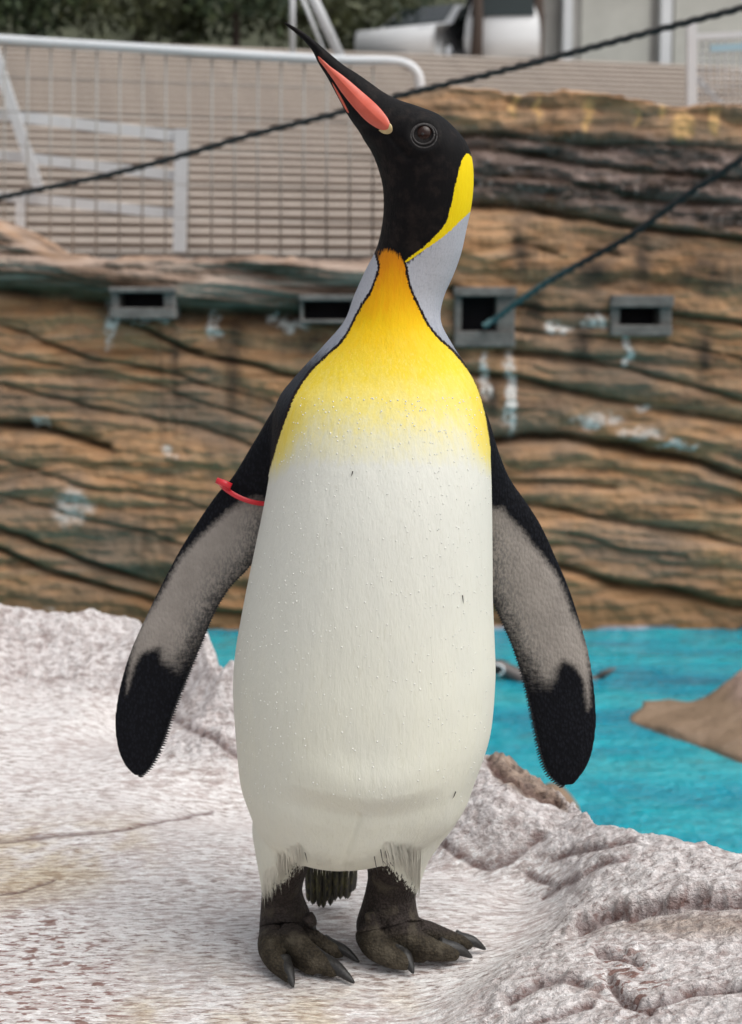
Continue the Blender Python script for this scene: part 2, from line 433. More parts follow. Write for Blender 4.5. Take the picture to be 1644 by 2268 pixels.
dk2 = np.zeros(SX.size)
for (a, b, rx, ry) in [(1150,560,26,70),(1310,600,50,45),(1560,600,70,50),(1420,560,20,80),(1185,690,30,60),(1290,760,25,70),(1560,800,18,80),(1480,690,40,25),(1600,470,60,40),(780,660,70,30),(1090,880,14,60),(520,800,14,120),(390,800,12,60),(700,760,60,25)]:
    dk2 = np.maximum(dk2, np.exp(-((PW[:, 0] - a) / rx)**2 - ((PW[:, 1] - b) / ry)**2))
stain = np.zeros(SX.size)
Pst = P + np.stack([14 * fbm(SX.ravel() * 22, SZ.ravel() * 22, 3, 91), 14 * fbm(SX.ravel() * 22, SZ.ravel() * 22, 3, 92)], 1)
for (a, b, rx, ry) in [(243,720,12,45),(325,708,46,9),(472,720,18,26),(605,705,12,10),(650,722,30,14),(1235,728,28,15),(1320,712,26,14),(1388,770,8,40),(1075,830,10,50),(1130,870,14,90),(165,1120,40,40),(90,935,22,12),(1430,905,16,8),(1330,930,60,12),(1420,960,50,12),(1310,940,20,14),(1500,985,40,8),(375,1000,20,9),(110,1345,10,8)]:
    e = 1 - np.sqrt(((Pst[:, 0] - a) / rx)**2 + ((Pst[:, 1] - b) / ry)**2)
    stain = np.maximum(stain, smoothstep(-.35, .35, e) * (.55 if rx > 30 and ry > 9 else 1))
drip = np.zeros(SX.size)
for (a, b, rx, ry) in [(1140,232,9,34),(1190,240,9,30),(1300,258,12,38),(1510,280,26,32),(1465,245,8,22),(1410,262,7,20),(1585,270,14,30)]:
    drip = np.maximum(drip, smoothstep(-.2, .4, 1 - np.sqrt(((Pst[:, 0] - a) / rx)**2 + ((Pst[:, 1] - b) / ry)**2)))
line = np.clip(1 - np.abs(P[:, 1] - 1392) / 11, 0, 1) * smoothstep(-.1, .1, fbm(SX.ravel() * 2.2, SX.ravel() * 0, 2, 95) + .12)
slope = SZ + .10 * SX + .05 * fbm(SX * 1.2, SZ * 2, 3, 63)
strat = fbm(SX * 1.2, slope * 26, 4, 64)
saw = slope * 5.2 + .55 * fbm(SX * 1.1, SZ * 1.6, 3, 67) + .25 * fbm(SX * 4, SZ * 4, 2, 68)
saw = saw - np.floor(saw)
saw2 = slope * 15 + 1.1 * fbm(SX * 1.8, SZ * 2.5, 3, 69); saw2 = saw2 - np.floor(saw2)
disp = .05 * fbm(SX * 1.4, SZ * 3, 3, 66) + .014 * strat + .040 * smoothstep(0, .45, saw) * (1 - .8 * saw) + .014 * smoothstep(0, .3, saw2) * (1 - .8 * saw2) * (.5 + fbm(SX * 2, SZ * 2, 2, 70))
rough_ = dark.reshape(SX.shape)
disp = disp + rough_ * (.05 * fbm(SX * 7, SZ * 16, 4, 71)) + .012 * fbm(SX * 18, SZ * 24, 3, 72)
dispY = -disp.ravel() + dispg - .10 * ledge * (.7 + .3 * strat.ravel()) + .0 * dark
for (a, b, e, f) in ((260, 366, 644, 686), (668, 782, 662, 712), (1018, 1106, 652, 738), (1368, 1468, 676, 724)):
    dispY = dispY + .30 * smoothstep(-3, 3, np.minimum.reduce([P[:, 0] - a, b - P[:, 0], P[:, 1] - e, f - P[:, 1]]))
SY = WALL_Y + dispY.reshape(SX.shape)
# top rows run back over the crown of the wall
back = [(.06, .015), (.25, .03), (.9, .0), (1.6, -.1)]
TXr = [SX]; TYr = [SY]; TZr = [SZ]
for dy, dz in back:
    TXr.append(SX[-1:]); TYr.append(SY[-1:] + dy); TZr.append(SZ[-1:] + dz)
AX, AY, AZ = np.vstack(TXr), np.vstack(TYr), np.vstack(TZr)
rme = grid_mesh('rock_wall', AX, AY, AZ)
rep = lambda a: np.concatenate([a, np.tile(a.reshape(SX.shape)[-1], len(back))])
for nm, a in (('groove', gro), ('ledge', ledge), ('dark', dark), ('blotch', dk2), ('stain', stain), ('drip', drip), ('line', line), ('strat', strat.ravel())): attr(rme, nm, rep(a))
t = NT('sculpted_rock')
sl = t.coord((1.7, 1.7, 19), (0, math.radians(6), 0))
big = t.noise(1.3, 4, .6, t.coord((1, 1, 1.8)))
f1 = t.noise(1.0, 5, .6, sl, .6)
f2 = t.noise(9, 5, .65)
f3 = t.noise(1.0, 4, .6, t.coord((3.5, 3.5, .5)), .8)
c = t.ramp(f1, [(.30, (.19, .095, .045)), (.43, (.38, .205, .10)), (.56, (.52, .305, .165)), (.72, (.48, .31, .20))])
c = t.mix(t.step(f2, .42, .72, 0, .6), c, (.22, .15, .10))
c = t.mix(t.step(big, .40, .66, 0, .72), c, t.mix(f1, (.13, .095, .072), (.30, .23, .18)))
c = t.mix(t.step(f3, .52, .72, 0, .75), c, (.09, .06, .04))
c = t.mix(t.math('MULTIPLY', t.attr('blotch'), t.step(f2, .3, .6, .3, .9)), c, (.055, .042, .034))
dk = t.mix(t.step(t.math('ADD', t.math('MULTIPLY', f1, .5), t.math('MULTIPLY', f2, .5)), .40, .60), (.055, .040, .034), (.24, .175, .15))
dk = t.mix(t.step(t.noise(26, 4, .7), .56, .7), dk, (.38, .30, .27))
c = t.mix(t.math('MULTIPLY', t.attr('dark'), t.step(f2, .25, .5, .75, 1.0)), c, dk)
lg = t.mix(t.step(f1, .38, .65), (.12, .078, .055), (.46, .36, .30))
c = t.mix(t.math('MULTIPLY', t.attr('ledge'), .9), c, lg)
c = t.mix(t.attr('drip'), c, (.62, .38, .17))
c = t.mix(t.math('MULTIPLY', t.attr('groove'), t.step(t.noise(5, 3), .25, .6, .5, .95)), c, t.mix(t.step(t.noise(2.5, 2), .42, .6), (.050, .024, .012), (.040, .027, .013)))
c = t.mix(t.math('MULTIPLY', t.attr('stain'), t.step(t.noise(26, 4, .7), .36, .56)), c, (.80, .76, .72))
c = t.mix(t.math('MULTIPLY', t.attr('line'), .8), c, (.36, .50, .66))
sepz = t.n.new('ShaderNodeSeparateXYZ'); t.l.new(t.tc.outputs['Object'], sepz.inputs[0])
wetz = t.step(sepz.outputs['Z'], WATER_Z + .32, WATER_Z + .08, 0, .55)
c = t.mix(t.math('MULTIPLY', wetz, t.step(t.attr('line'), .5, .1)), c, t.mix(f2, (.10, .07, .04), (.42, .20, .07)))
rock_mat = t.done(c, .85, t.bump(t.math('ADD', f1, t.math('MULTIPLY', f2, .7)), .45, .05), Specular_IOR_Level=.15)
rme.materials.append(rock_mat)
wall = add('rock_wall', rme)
tag(wall, 'long brown sculpted rock wall with sloping dark grooves behind the turquoise pool', 'wall')

# ------------------------------------------------------------------ openings in the wall
m_conc = simple('grey_concrete', (.17, .16, .15), .9, .75, 22, .8, Specular_IOR_Level=.2)
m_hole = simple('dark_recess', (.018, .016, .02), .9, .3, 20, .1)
def vent(px0, px1, py0, py1, b, label, Yv=5.33):
    a = at(px0, py1, Yv); c = at(px1, py0, Yv)
    x0, x1, z0, z1 = a[0], c[0], a[2], c[2]
    k = FPX / (Yv - CAM_Y)
    L, R, T, B = [q / k for q in b]
    r = empty('wall_opening', ((x0 + x1) / 2, Yv, z0))
    ox, oz = (x0 + x1) / 2, z0
    def pc(nm, xa, xb, za, zb, y0, y1, m):
        me = box_me(nm, xa - ox, xb - ox, y0, y1, za - oz, zb - oz, .006 if m is m_conc else 0)
        return add(nm, me, m, r)
    pc('sill', x0, x1, z0, z0 + B, -.015, .35, m_conc)
    pc('lintel', x0 - .004, x1 + .004, z1 - T, z1, -.025, .35, m_conc)
    pc('jamb', x0 + .001, x0 + L, z0 + B - .002, z1 - T + .002, 0, .35, m_conc)
    pc('jamb', x1 - R, x1 - .001, z0 + B - .002, z1 - T + .002, 0, .35, m_conc)
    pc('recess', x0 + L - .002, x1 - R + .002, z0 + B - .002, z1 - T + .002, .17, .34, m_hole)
    tag(r, label, 'opening', 'openings in the rock wall')
vent(246, 388, 636, 706, (18, 26, 12, 24), 'wide grey framed wall opening with white droppings streaked under its sill', 5.38)
vent(664, 790, 652, 716, (8, 12, 14, 8), 'low dark wall opening behind the big penguin shoulder', 5.38)
vent(1006, 1142, 636, 768, (16, 40, 20, 34), 'tall dark wall opening where the teal end of a rope hangs', 5.445)
vent(1352, 1490, 654, 744, (20, 26, 26, 24), 'grey framed wall opening beside two white splashes on bare rock', 5.445)

# ================================================================== hillside, bleachers, path
m_path = simple('grey_path', (.25, .23, .21), .9, .25, 6, .2)
add_path = box_me('path', -60, 60, 6.0, 26, .2, .75)
tag(add('path', add_path, m_path), kind='structure')

m_step = NT('weathered_riser')
nn = m_step.noise(1.0, 4, .65, m_step.coord((1.2, 1.2, 9)))
m_step = m_step.done(m_step.ramp(nn, [(.3, (.12, .092, .075)), (.5, (.20, .16, .135)), (.72, (.26, .215, .185))]), .85, m_step.bump(nn, .3, .02))
m_nose = simple('pale_nosing', (.58, .52, .465), .8, .2, 3, .1)
NST = 30; RISE, TREAD = .173, .42
bl = empty('bleachers', (0, 22.0, 1.35), math.radians(13))
sme = box_me('step', -30, 30, 0, TREAD + .06, -.02, RISE - .05)
nme = box_me('nosing', -30, 30, -.06, TREAD, RISE - .05, RISE)
sme.materials.append(m_step); nme.materials.append(m_nose)
for k in range(NST):
    s = add('step', sme, None, bl, (0, k * TREAD, k * RISE))
    add('nosing', nme, None, s)
base = mesh_from('footing', [(-30, -.02, -1), (30, -.02, -1), (30, NST * TREAD, -1), (-30, NST * TREAD, -1), (-30, -.02, -.03), (30, -.02, -.03), (30, NST * TREAD, NST * RISE - .03), (-30, NST * TREAD, NST * RISE - .03)],
                 [(0, 1, 5, 4), (2, 3, 7, 6), (0, 4, 7, 3), (1, 2, 6, 5), (0, 3, 2, 1)], False)
add('footing', base, m_step, bl)
tag(bl, 'grey brown stepped bleachers rising up the slope behind the railing', 'bleachers')
TOPZ = 1.35 + NST * RISE
m_earth = simple('dark_earth', (.055, .06, .035), .95, .6, 1.2, .5)
tz0 = TOPZ - .02
hill = mesh_from('terrain', [(-80, 20, -1), (80, 20, -1), (80, 42.5, tz0 - .25), (-80, 29, tz0 - .25), (80, 52, tz0 - .25), (-80, 46, tz0 - .25), (80, 75, tz0 + 16), (-80, 70, tz0 + 16)], [(0, 1, 2, 3), (3, 2, 4, 5), (5, 4, 6, 7)], False)
tag(add('terrain', hill, m_earth), kind='structure')
def topY(x): return 22.0 + NST * TREAD * math.cos(math.radians(13)) + x * math.tan(math.radians(13))

# ================================================================== railing and mesh fence on the wall
m_white = simple('white_paint', (.66, .68, .70), .4, .12, 12, .05)
m_galv = simple('galvanised_wire', (.36, .345, .32), .5, .2, 20, .05)
RY = 6.15
def seg(parent, nm, pts, r, m=m_white, n=10):
    o0 = np.array(parent.location)
    return add(nm, tube_me(nm, [np.asarray(p) - o0 for p in pts], r, n), m, parent)
fe = empty('mesh_railing', at(420, 590, RY))
rail = [at(-260, 66, RY), at(0, 88, RY), at(300, 107, RY), at(600, 126, RY), at(760, 134, RY), at(860, 136, RY), at(900, 143, RY), at(922, 160, RY), at(930, 185, RY), at(931, 240, RY)]
seg(fe, 'top_rail', catmull(rail, 60), .026)
lowr = seg(fe, 'bottom_rail', [at(-200, 570, RY), at(840, 582, RY)], .012, m_galv)
for px in range(-40, 850, 51):
    ytop = 88 + px * .064
    seg(fe, 'wire', [at(px, ytop, RY + .012), at(px - 2, 582, RY + .012)], .0055, m_galv, 6)
for k in range(1, 7):
    yy = 96 + k * 76
    seg(fe, 'cross_wire', [at(-200, yy - 8, RY + .024), at(850, yy + 30 * (1 - k / 13), RY + .024)], .003, m_galv, 6)
tag(fe, 'white tube railing with wire mesh infill standing on the rock wall', 'railing')

gf = empty('white_barrier', at(400, 560, RY + .35))
GY = RY + .35
def slat(parent, nm, a, b, w, d=.03, m=m_white):
    a = np.asarray(a); b = np.asarray(b); o0 = np.array(parent.location)
    u = (b - a) / np.linalg.norm(b - a); nrm = np.array((-u[2], 0, u[0]))
    V = []
    for y in (-d / 2, d / 2):
        for p, s in ((a, -1), (b, -1), (b, 1), (a, 1)):
            V.append(p - o0 + nrm * s * w / 2 + np.array((0, y, 0)))
    return add(nm, mesh_from(nm, V, [(0, 1, 2, 3), (7, 6, 5, 4), (0, 4, 5, 1), (1, 5, 6, 2), (2, 6, 7, 3), (3, 7, 4, 0)], False), m, parent)
pxm = (GY - CAM_Y) / FPX
slat(gf, 'rail', at(-200, 228, GY), at(398, 303, GY), 24 * pxm)
slat(gf, 'rail', at(-200, 320, GY), at(398, 390, GY), 22 * pxm)
slat(gf, 'rail', at(-200, 412, GY), at(390, 474, GY), 22 * pxm)
slat(gf, 'post', at(402, 286, GY - .034), at(398, 560, GY - .034), 27 * pxm, .035)
slat(gf, 'post', at(46, 434, GY - .034), at(44, 540, GY - .034), 18 * pxm, .035)
slat(gf, 'brace', at(-30, 60, GY - .075), at(88, 424, GY - .075), 22 * pxm, .03)
tag(gf, 'white barrier of three flat rails with a slanting brace and end post', 'barrier')

AY2 = 9.5
fr = empty('pole_frame', at(700, 140, AY2))
k2 = (AY2 - CAM_Y) / FPX
seg(fr, 'pole', [at(648, -120, AY2), at(648, 140, AY2)], 6 * k2)
seg(fr, 'strut', [at(640, -120, AY2 + .1), at(756, 130, AY2 + .1)], 11 * k2)
seg(fr, 'thin_strut', [at(655, -40, AY2 + .05), at(722, 124, AY2 + .05)], 4 * k2)
seg(fr, 'foot_bar', [at(636, 136, AY2), at(770, 138, AY2)], 6 * k2)
tag(fr, 'slanting white pole frame rising behind the top rail', 'frame')

gt = empty('mesh_gate', at(1590, 240, 7.0))
G = 7.0
kg = (G - CAM_Y) / FPX
slat(gt, 'post', at(1532, 40, G), at(1532, 240, G), 20 * kg, .05)
slat(gt, 'rail', at(1543, 82, G + .002), at(1800, 70, G + .002), 13 * kg, .04)
slat(gt, 'brace', at(1542, 172, G + .06), at(1606, 240, G + .06), 12 * kg, .03)
for i in range(10): seg(gt, 'wire', [at(1556 + i * 17, 88, G + .03), at(1556 + i * 17, 240, G + .03)], .004, m_white, 6)
for i in range(8): seg(gt, 'cross_wire', [at(1540, 102 + i * 18, G + .04), at(1760, 100 + i * 18, G + .04)], .0035, m_white, 6)
m_blue = simple('pale_blue_sheet', (.34, .52, .62), .6, .15, 8)
slat(gt, 'sign_plate', at(1574, 107, G - .03), at(1760, 98, G - .03), 14 * kg, .01, m_blue)
tag(gt, 'white framed mesh gate standing on the rock wall beside the bleachers', 'gate')

# ================================================================== ropes
def rope(name, pts, r, label, mat):
    c = catmull(np.array(pts), 420)
    return tag(add(name, tube_me(name, c, r, 12, 3, .22, 2 * math.pi / .055), mat), label, 'rope')
def rope_mat(name, x0=None, x1=None):
    t = NT(name)
    nz = t.noise(60, 3, .6)
    c = t.mix(nz, (.022, .022, .024), (.07, .068, .066))
    if x0 is not None:
        s = t.n.new('ShaderNodeSeparateXYZ'); t.l.new(t.tc.outputs['Object'], s.inputs[0])
        f = t.step(t.math('ADD', s.outputs['X'], t.math('MULTIPLY', t.noise(9, 2), .25)), x1, x0, 0, .9)
        c = t.mix(f, c, t.mix(t.noise(25, 3), (.04, .12, .13), (.15, .24, .25)))
    return t.done(c, .9, t.bump(nz, .4, .01), Specular_IOR_Level=.1)
r1 = [(-260, 488), (-80, 455), (60, 425), (250, 385), (400, 345), (560, 298), (750, 250), (900, 208), (1100, 160), (1300, 108), (1500, 55), (1700, 2), (1950, -75), (2400, -215), (3000, -420)]
r1p = [at(a, b, 5.25 - 1.5 * min(1, i / 12)) for i, (a, b) in enumerate(r1)]
rope('rope', r1p, .0115, 'dark twisted rope sagging across in front of the white railing', rope_mat('dark_rope'))
r2 = [(1070, 722), (1100, 705), (1150, 667), (1230, 615), (1330, 560), (1400, 520), (1520, 432), (1644, 352), (1850, 215), (2300, -95), (2900, -520)]
r2p = [at(a, b, 5.42 - 1.2 * min(1, max(0, i - 1) / 7)) for i, (a, b) in enumerate(r2)]
rope('rope', r2p, .0135, 'dark rope with a faded teal end dropping into the wall opening', rope_mat('teal_ended_rope', r2p[3][0] - .12, r2p[5][0] + .02))

# ================================================================== things at the top of the bleachers
def leaf_crown(nm, rx, ry, rz, n, seed, m):
    r = np.random.default_rng(seed)
    V = []; F = []
    cl = r.normal(size=(26, 3)); cl /= np.linalg.norm(cl, axis=1)[:, None]; cl *= r.random((26, 1))**.4
    for i in range(n):
        c = cl[r.integers(26)] * .8 + r.normal(size=3) * .17
        c = c * np.array((rx, ry, rz)) + np.array((0, 0, rz * 1.05))
        a = r.normal(size=3); a /= np.linalg.norm(a); b = np.cross(a, r.normal(size=3)); b /= np.linalg.norm(b)
        s = .07 + .09 * r.random(); k = len(V)
        V += [c - a * s, c + b * s * .45, c + a * s, c - b * s * .45]; F.append((k, k + 1, k + 2, k + 3))
    return mesh_from(nm, V, F, False)
def leaf_mat(nm, c0, c1):
    t = NT(nm); z = t.noise(1.6, 3)
    return t.done(t.mix(t.step(z, .35, .65), c0, c1), .6)
lm = [leaf_mat('dark_leaves', (.025, .045, .02), (.06, .085, .03)), leaf_mat('olive_leaves', (.05, .06, .025), (.11, .12, .05))]
m_bark = simple('bark', (.07, .05, .04), .9, .3, 12, .4)
crowns = [leaf_crown('crown', 2.4, 1.6, 1.6, 2600, s, lm[s % 2]) for s in range(4)]
tlabels = ['dark evergreen shrub above the far end of the bleachers, beyond the barrier', 'olive shrub on the slope top behind the brace of the white barrier', 'dense dark shrub above the middle of the top rail', 'olive leafy shrub left of the slanting pole frame',
           'dark shrub directly behind the slanting pole frame', 'olive shrub between the pole frame and the white car', 'dark shrub behind the white car', 'olive shrub growing behind the white van', 'dark shrub standing behind the grey kiosk']
for i, px in enumerate([-160, 30, 200, 380, 560, 740, 900, 1090, 1330]):
    x = (px - CX) / FPX * 42
    y = topY(x) + (2.2 if i < 6 else 7.5) + .8 * (i % 2)
    r = empty('shrub', (x, y, TOPZ - .25), i * 1.3)
    r.scale = (.95 + .12 * (i % 3), 1, 1.0 + .12 * ((i * 2) % 3))
    add('crown', crowns[i % 4], lm[i % 2], r)
    add('trunk', tube_me('trunk', [(0, 0, -.2), (.1, .05, .8), (.05, 0, 1.8)], [.14, .1, .05], 8), m_bark, r)
    tag(r, tlabels[i], 'shrub', 'shrubs above the bleachers')

m_glass = simple('car_glass', (.02, .03, .03), .08, .1, 3, 0)
m_tyre = simple('tyre_rubber', (.02, .02, .02), .8, .2, 30)
m_car = simple('white_car_paint', (.72, .73, .74), .25, .05, 4, 0)
m_lamp = simple('lamp_glass', (.55, .57, .6), .1, .1, 6, 0)
def extrude_profile(nm, prof, w, taper=None):
    """side profile (y, z) swept across the width"""
    V = []; F = []; n = len(prof)
    for k, sx in enumerate((-1, -.92, .92, 1)):
        for (y, z) in prof:
            tp = 1 - (.22 * max(0, (z - .85)) / .6 if taper else 0)
            ins = .96 if abs(sx) == 1 else 1
            V.append((sx * w / 2 * tp, y * ins, (z - .5) * ins + .5))
    for k in range(3):
        for i in range(n):
            j = (i + 1) % n
            F.append((k * n + i, k * n + j, (k + 1) * n + j, (k + 1) * n + i))
    F.append(tuple(range(n))); F.append(tuple(3 * n + i for i in range(n))[::-1])
    return mesh_from(nm, V, F)
def vehicle(nm, x, y, rz, prof, w, wind, wheels, label, cat, sides):
    r = empty(nm, (x, y, TOPZ - .24), rz); r.scale = (1.25, 1.25, 1.25)
    add('body', extrude_profile('body', prof, w, True), m_car, r)
    def pane(n2, pts):
        V = [Vector(p) for p in pts]; nr = (V[1] - V[0]).cross(V[3] - V[0]).normalized()
        me = mesh_from(n2, [v + nr * .012 for v in V] + [v - nr * .02 for v in V], [(0, 1, 2, 3), (7, 6, 5, 4), (0, 4, 5, 1), (1, 5, 6, 2), (2, 6, 7, 3), (3, 7, 4, 0)], False)
        return add(n2, me, m_glass, r)
    pane('windshield', wind)
    for s in sides: pane('side_window', s)
    for (wy) in wheels:
        for sx in (-1, 1):
            wh = add('wheel', tube_me('wheel', [(sx * (w / 2 - .2), wy, .3), (sx * (w / 2 + .01), wy, .3)], .3, 20), m_tyre, r)
            add('rim', tube_me('rim', [(sx * (w / 2 - .02), wy, .3), (sx * (w / 2 + .02), wy, .3)], .19, 14), m_lamp, wh)
    fy = min(p[0] for p in prof)
    for sx in (-1, 1):
        add('headlight', box_me('headlight', sx * w * .38 - .16, sx * w * .38 + .16, fy * .965 - .02, fy * .965 + .1, .6, .76, .03), m_lamp, r)
    return tag(r, label, cat)
carp = [(-2, .25), (-2.02, .55), (-1.95, .78), (-1.1, .95), (-.35, 1.42), (.3, 1.5), (1.2, 1.46), (1.85, 1.0), (2.0, .9), (2.02, .4), (1.9, .22)]
cw = [(-.66, -1.08, .985), (.66, -1.08, .985), (.56, -.38, 1.425), (-.56, -.38, 1.425)]
sd = [[(sx * .81, -.75, 1.0), (sx * .81, 1.2, 1.0), (sx * .70, 1.0, 1.38), (sx * .70, -.3, 1.36)][::sx] for sx in (-1, 1)]
xc = (968 - CX) / FPX * 38
vehicle('parked_car', xc, topY(xc) + 2.9, math.radians(-28), carp, 1.72, cw, (-1.25, 1.25), 'white car with sloping windscreen parked above the bleachers', 'car', sd)
vanp = [(-1.7, .25), (-1.75, .6), (-1.7, .95), (-1.45, 1.75), (-1.2, 1.88), (1.6, 1.88), (1.7, 1.7), (1.72, .4), (1.6, .22)]
vw = [(-.62, -1.715, 1.02), (.62, -1.715, 1.02), (.55, -1.50, 1.66), (-.55, -1.50, 1.66)]
xv = (1116 - CX) / FPX * 38
vsd = [[(sx * .80, -1.4, 1.05), (sx * .80, -.5, 1.05), (sx * .64, -.5, 1.6), (sx * .64, -1.25, 1.6)][::sx] for sx in (-1, 1)]
vehicle('parked_van', xv, topY(xv) + 2.6, math.radians(-6), vanp, 1.48, vw, (-1.1, 1.1), 'boxy white van facing the pool between two dark trunks', 'van', vsd)
for px, r0, lab in ((1046, .13, 'thin dark brown tree trunk between the white car and the white van'), (1176, .17, 'thick dark tree trunk between the white van and the grey kiosk')):
    x = (px - CX) / FPX * 37
    tr = empty('tree', (x, topY(x) + .55, TOPZ - .3))
    add('trunk', tube_me('trunk', [(0, 0, -.1), (.05, 0, 1.2), (.0, .05, 3), (.1, .1, 4.6)], [r0 * 1.2, r0, r0 * .85, r0 * .6], 10), m_bark, tr)
    cr = add('crown', crowns[1], lm[0], tr); cr.location = (0, 0, 3.4); cr.scale = (.6, .8, .6)
    tag(tr, lab, 'tree')

m_kiosk = simple('grey_cladding', (.36, .35, .33), .8, .2, 2, .2)
m_panel = simple('pale_panel', (.50, .50, .46), .7, .25, 1.2, .1)
xk = (1430 - CX) / FPX * 37
ks = empty('kiosk', (xk, topY(xk) + 2.2, TOPZ - .25), math.radians(10))
add('wall', box_me('wall', -2.9, 4.5, 0, 3, 0, 3.2), m_kiosk, ks)
add('panel', box_me('panel', -1.5, .35, -.06, .0, .35, 2.6, .02), m_panel, ks)
add('panel', box_me('panel', 1.0, 3.2, -.06, .0, .35, 2.6, .02), m_panel, ks)
slat(ks, 'post', (0, 0, 0), (0, 0, 1), .1) if False else None
add('post', box_me('post', -2.05, -1.8, -.3, -.06, -.1, 3.2, .02), m_white, ks)
add('post', box_me('post', .55, .85, -.3, -.06, -.1, 3.2, .02), m_white, ks)
add('roof', box_me('roof', -3.1, 4.8, -.6, 3.2, 3.2, 3.4, .03), m_kiosk, ks)
tag(ks, 'grey kiosk with pale panels and white posts above the bleachers', 'kiosk')

# ================================================================== rock in the pool
def blob_rock(nm, outline, zc, h, label, mat, seed, top):
    """low rock: outline of (x, y) at the water, domed up to h"""
    o = smooth_poly(outline, 8); c = o.mean(0)
    V = []; F = []; n = len(o); rings = 14
    for k in range(rings):
        f = 1 - (k / (rings - 1))**1.4 if k else 1.0
        f = max(f, .02)
        z = zc - .25 if k == 0 else zc + h * math.sin(math.pi / 2 * (k / (rings - 1)))
        hump = lambda p: 0 if k == 0 or nm != 'pool_rock' else .16 * math.exp(-((p[0] - hx) / .16)**2 - ((p[1] - hy) / .5)**2)
        for i in range(n):
            p = c + top * (1 - f) + (o[i] - c) * (f if k else 1.06)
            V.append((p[0], p[1], z + .03 * float(fbm(np.array(p[0] * 6.), np.array(p[1] * 6.), 3, seed)) * (k > 0) + hump(p)))
    for k in range(rings - 1):
        for i in range(n):
            j = (i + 1) % n
            F.append((k * n + i, k * n + j, (k + 1) * n + j, (k + 1) * n + i))
    F.append(tuple((rings - 1) * n + i for i in range(n)))
    return tag(add(nm, mesh_from(nm, V, F), mat), label, 'rock')
t = NT('pool_rock_stone')
a = t.noise(7, 5, .6); b = t.noise(1.0, 4, .6, t.coord((5, 14, 30)))
sz = t.n.new('ShaderNodeSeparateXYZ'); t.l.new(t.tc.outputs['Object'], sz.inputs[0])
c = t.mix(b, (.17, .115, .075), (.30, .21, .14))
c = t.mix(t.step(t.math('ADD', sz.outputs['Z'], t.math('MULTIPLY', a, .06)), WATER_Z + .10, WATER_Z + .17), c, t.mix(a, (.38, .24, .19), (.55, .40, .34)))
pr_mat = t.done(c, .55, t.bump(t.math('ADD', a, b), .5, .04))
ol = [gp(px, py, WATER_Z)[:2] for px, py in [(1388, 1597), (1415, 1580), (1425, 1570), (1500, 1566), (1600, 1560), (1750, 1540), (1950, 1560), (1950, 1760), (1750, 1722), (1640, 1690), (1560, 1660), (1470, 1630)]]
hx, hy = gp(1700, 1580, WATER_Z)[:2]
blob_rock('pool_rock', ol, WATER_Z + .014, .03, 'flat brown rock with a pink hump rising out of the turquoise pool', pr_mat, 201, np.array((.12, .02)))
ol2 = [gp(px, py, WATER_Z)[:2] for px, py in [(1200, 1745), (1245, 1750), (1275, 1785), (1290, 1830), (1200, 1860), (1120, 1850)]]
blob_rock('shore_rock', ol2, WATER_Z, .05, 'small pinkish rock at the foot of the ledge in the pool', pr_mat, 202, np.array((0., 0.)))

# ================================================================== small penguin swimming in the pool
SWY = float(gp(1120, 1503, WATER_Z)[1])
m_sw = simple('wet_dark_plumage', (.085, .07, .066), .45, .3, 50, .2)
m_sww = simple('white_band_plumage', (.80, .80, .80), .6, .05, 60, .1)
m_blk = simple('black_horn', (.010, .009, .009), .6, .2, 60, .1)
sw0 = at(1215, 1505, SWY); sw = empty('swimming_penguin', (sw0[0], SWY, WATER_Z))
def spindle(nm, pts, m, parent, flat=1.0, seg_n=16):
    P_ = catmull(np.array(pts, float), 30)
    V = []; F = []
    for (x, y, z, r) in P_:
        for k in range(seg_n):
            th = 2 * math.pi * k / seg_n
            V.append((x + 0, y + r * math.cos(th), z + r * flat * math.sin(th)))
    n = len(P_)
    for i in range(n - 1):
        for k in range(seg_n):
            j = (k + 1) % seg_n; F.append((i * seg_n + k, i * seg_n + j, (i + 1) * seg_n + j, (i + 1) * seg_n + k))
    F.append(tuple(range(seg_n))[::-1]); F.append(tuple((n - 1) * seg_n + k for k in range(seg_n)))
    return add(nm, mesh_from(nm, V, F), m, parent)
spindle('body', [(-.30, 0, .045, .003), (-.262, 0, .047, .016), (-.232, 0, .05, .030), (-.195, 0, .044, .037), (-.155, 0, .02, .040), (-.09, 0, -.02, .06), (0, 0, -.045, .075), (.10, 0, -.045, .06), (.17, 0, -.02, .03), (.235, 0, .02, .008)], m_sw, sw)
hb_ = [(-.222 + .030 * math.cos(a_) * 1.0, -.037 + .004 * abs(math.sin(a_)), .047 + .023 * math.sin(a_)) for a_ in np.linspace(-1.3, 1.9, 24)]
add('face_band', tube_me('face_band', hb_, .005, 8), m_sww, sw)
add('face_band', tube_me('face_band', [(x_, -y_, z_) for x_, y_, z_ in hb_], .005, 8), m_sww, sw)
for sy in (-1, 1):
    add('cheek', tube_me('cheek', [(-.222, sy * .030, .048), (-.222, sy * .0385, .048)], [.024, .018], 14), m_blk, sw)
add('bill', tube_me('bill', [(-.262, 0, .046), (-.295, 0, .046), (-.318, 0, .040)], [.011, .008, .003], 10), m_blk, sw)
bm = bmesh.new(); bmesh.ops.create_uvsphere(bm, u_segments=12, v_segments=8, radius=.004); me = bpy.data.meshes.new('eye'); bm.to_mesh(me); bm.free(); me.materials.append(m_blk)
add('eye', me, None, sw, (-.238, -.030, .054)); add('eye', me, None, sw, (-.238, .030, .054))
add('tail', tube_me('tail', [(.20, 0, .0), (.25, 0, .03), (.285, 0, .045)], [.016, .014, .004], 8), m_sw, sw)
tag(sw, 'small dark penguin with white face band swimming in the pool', 'penguin')

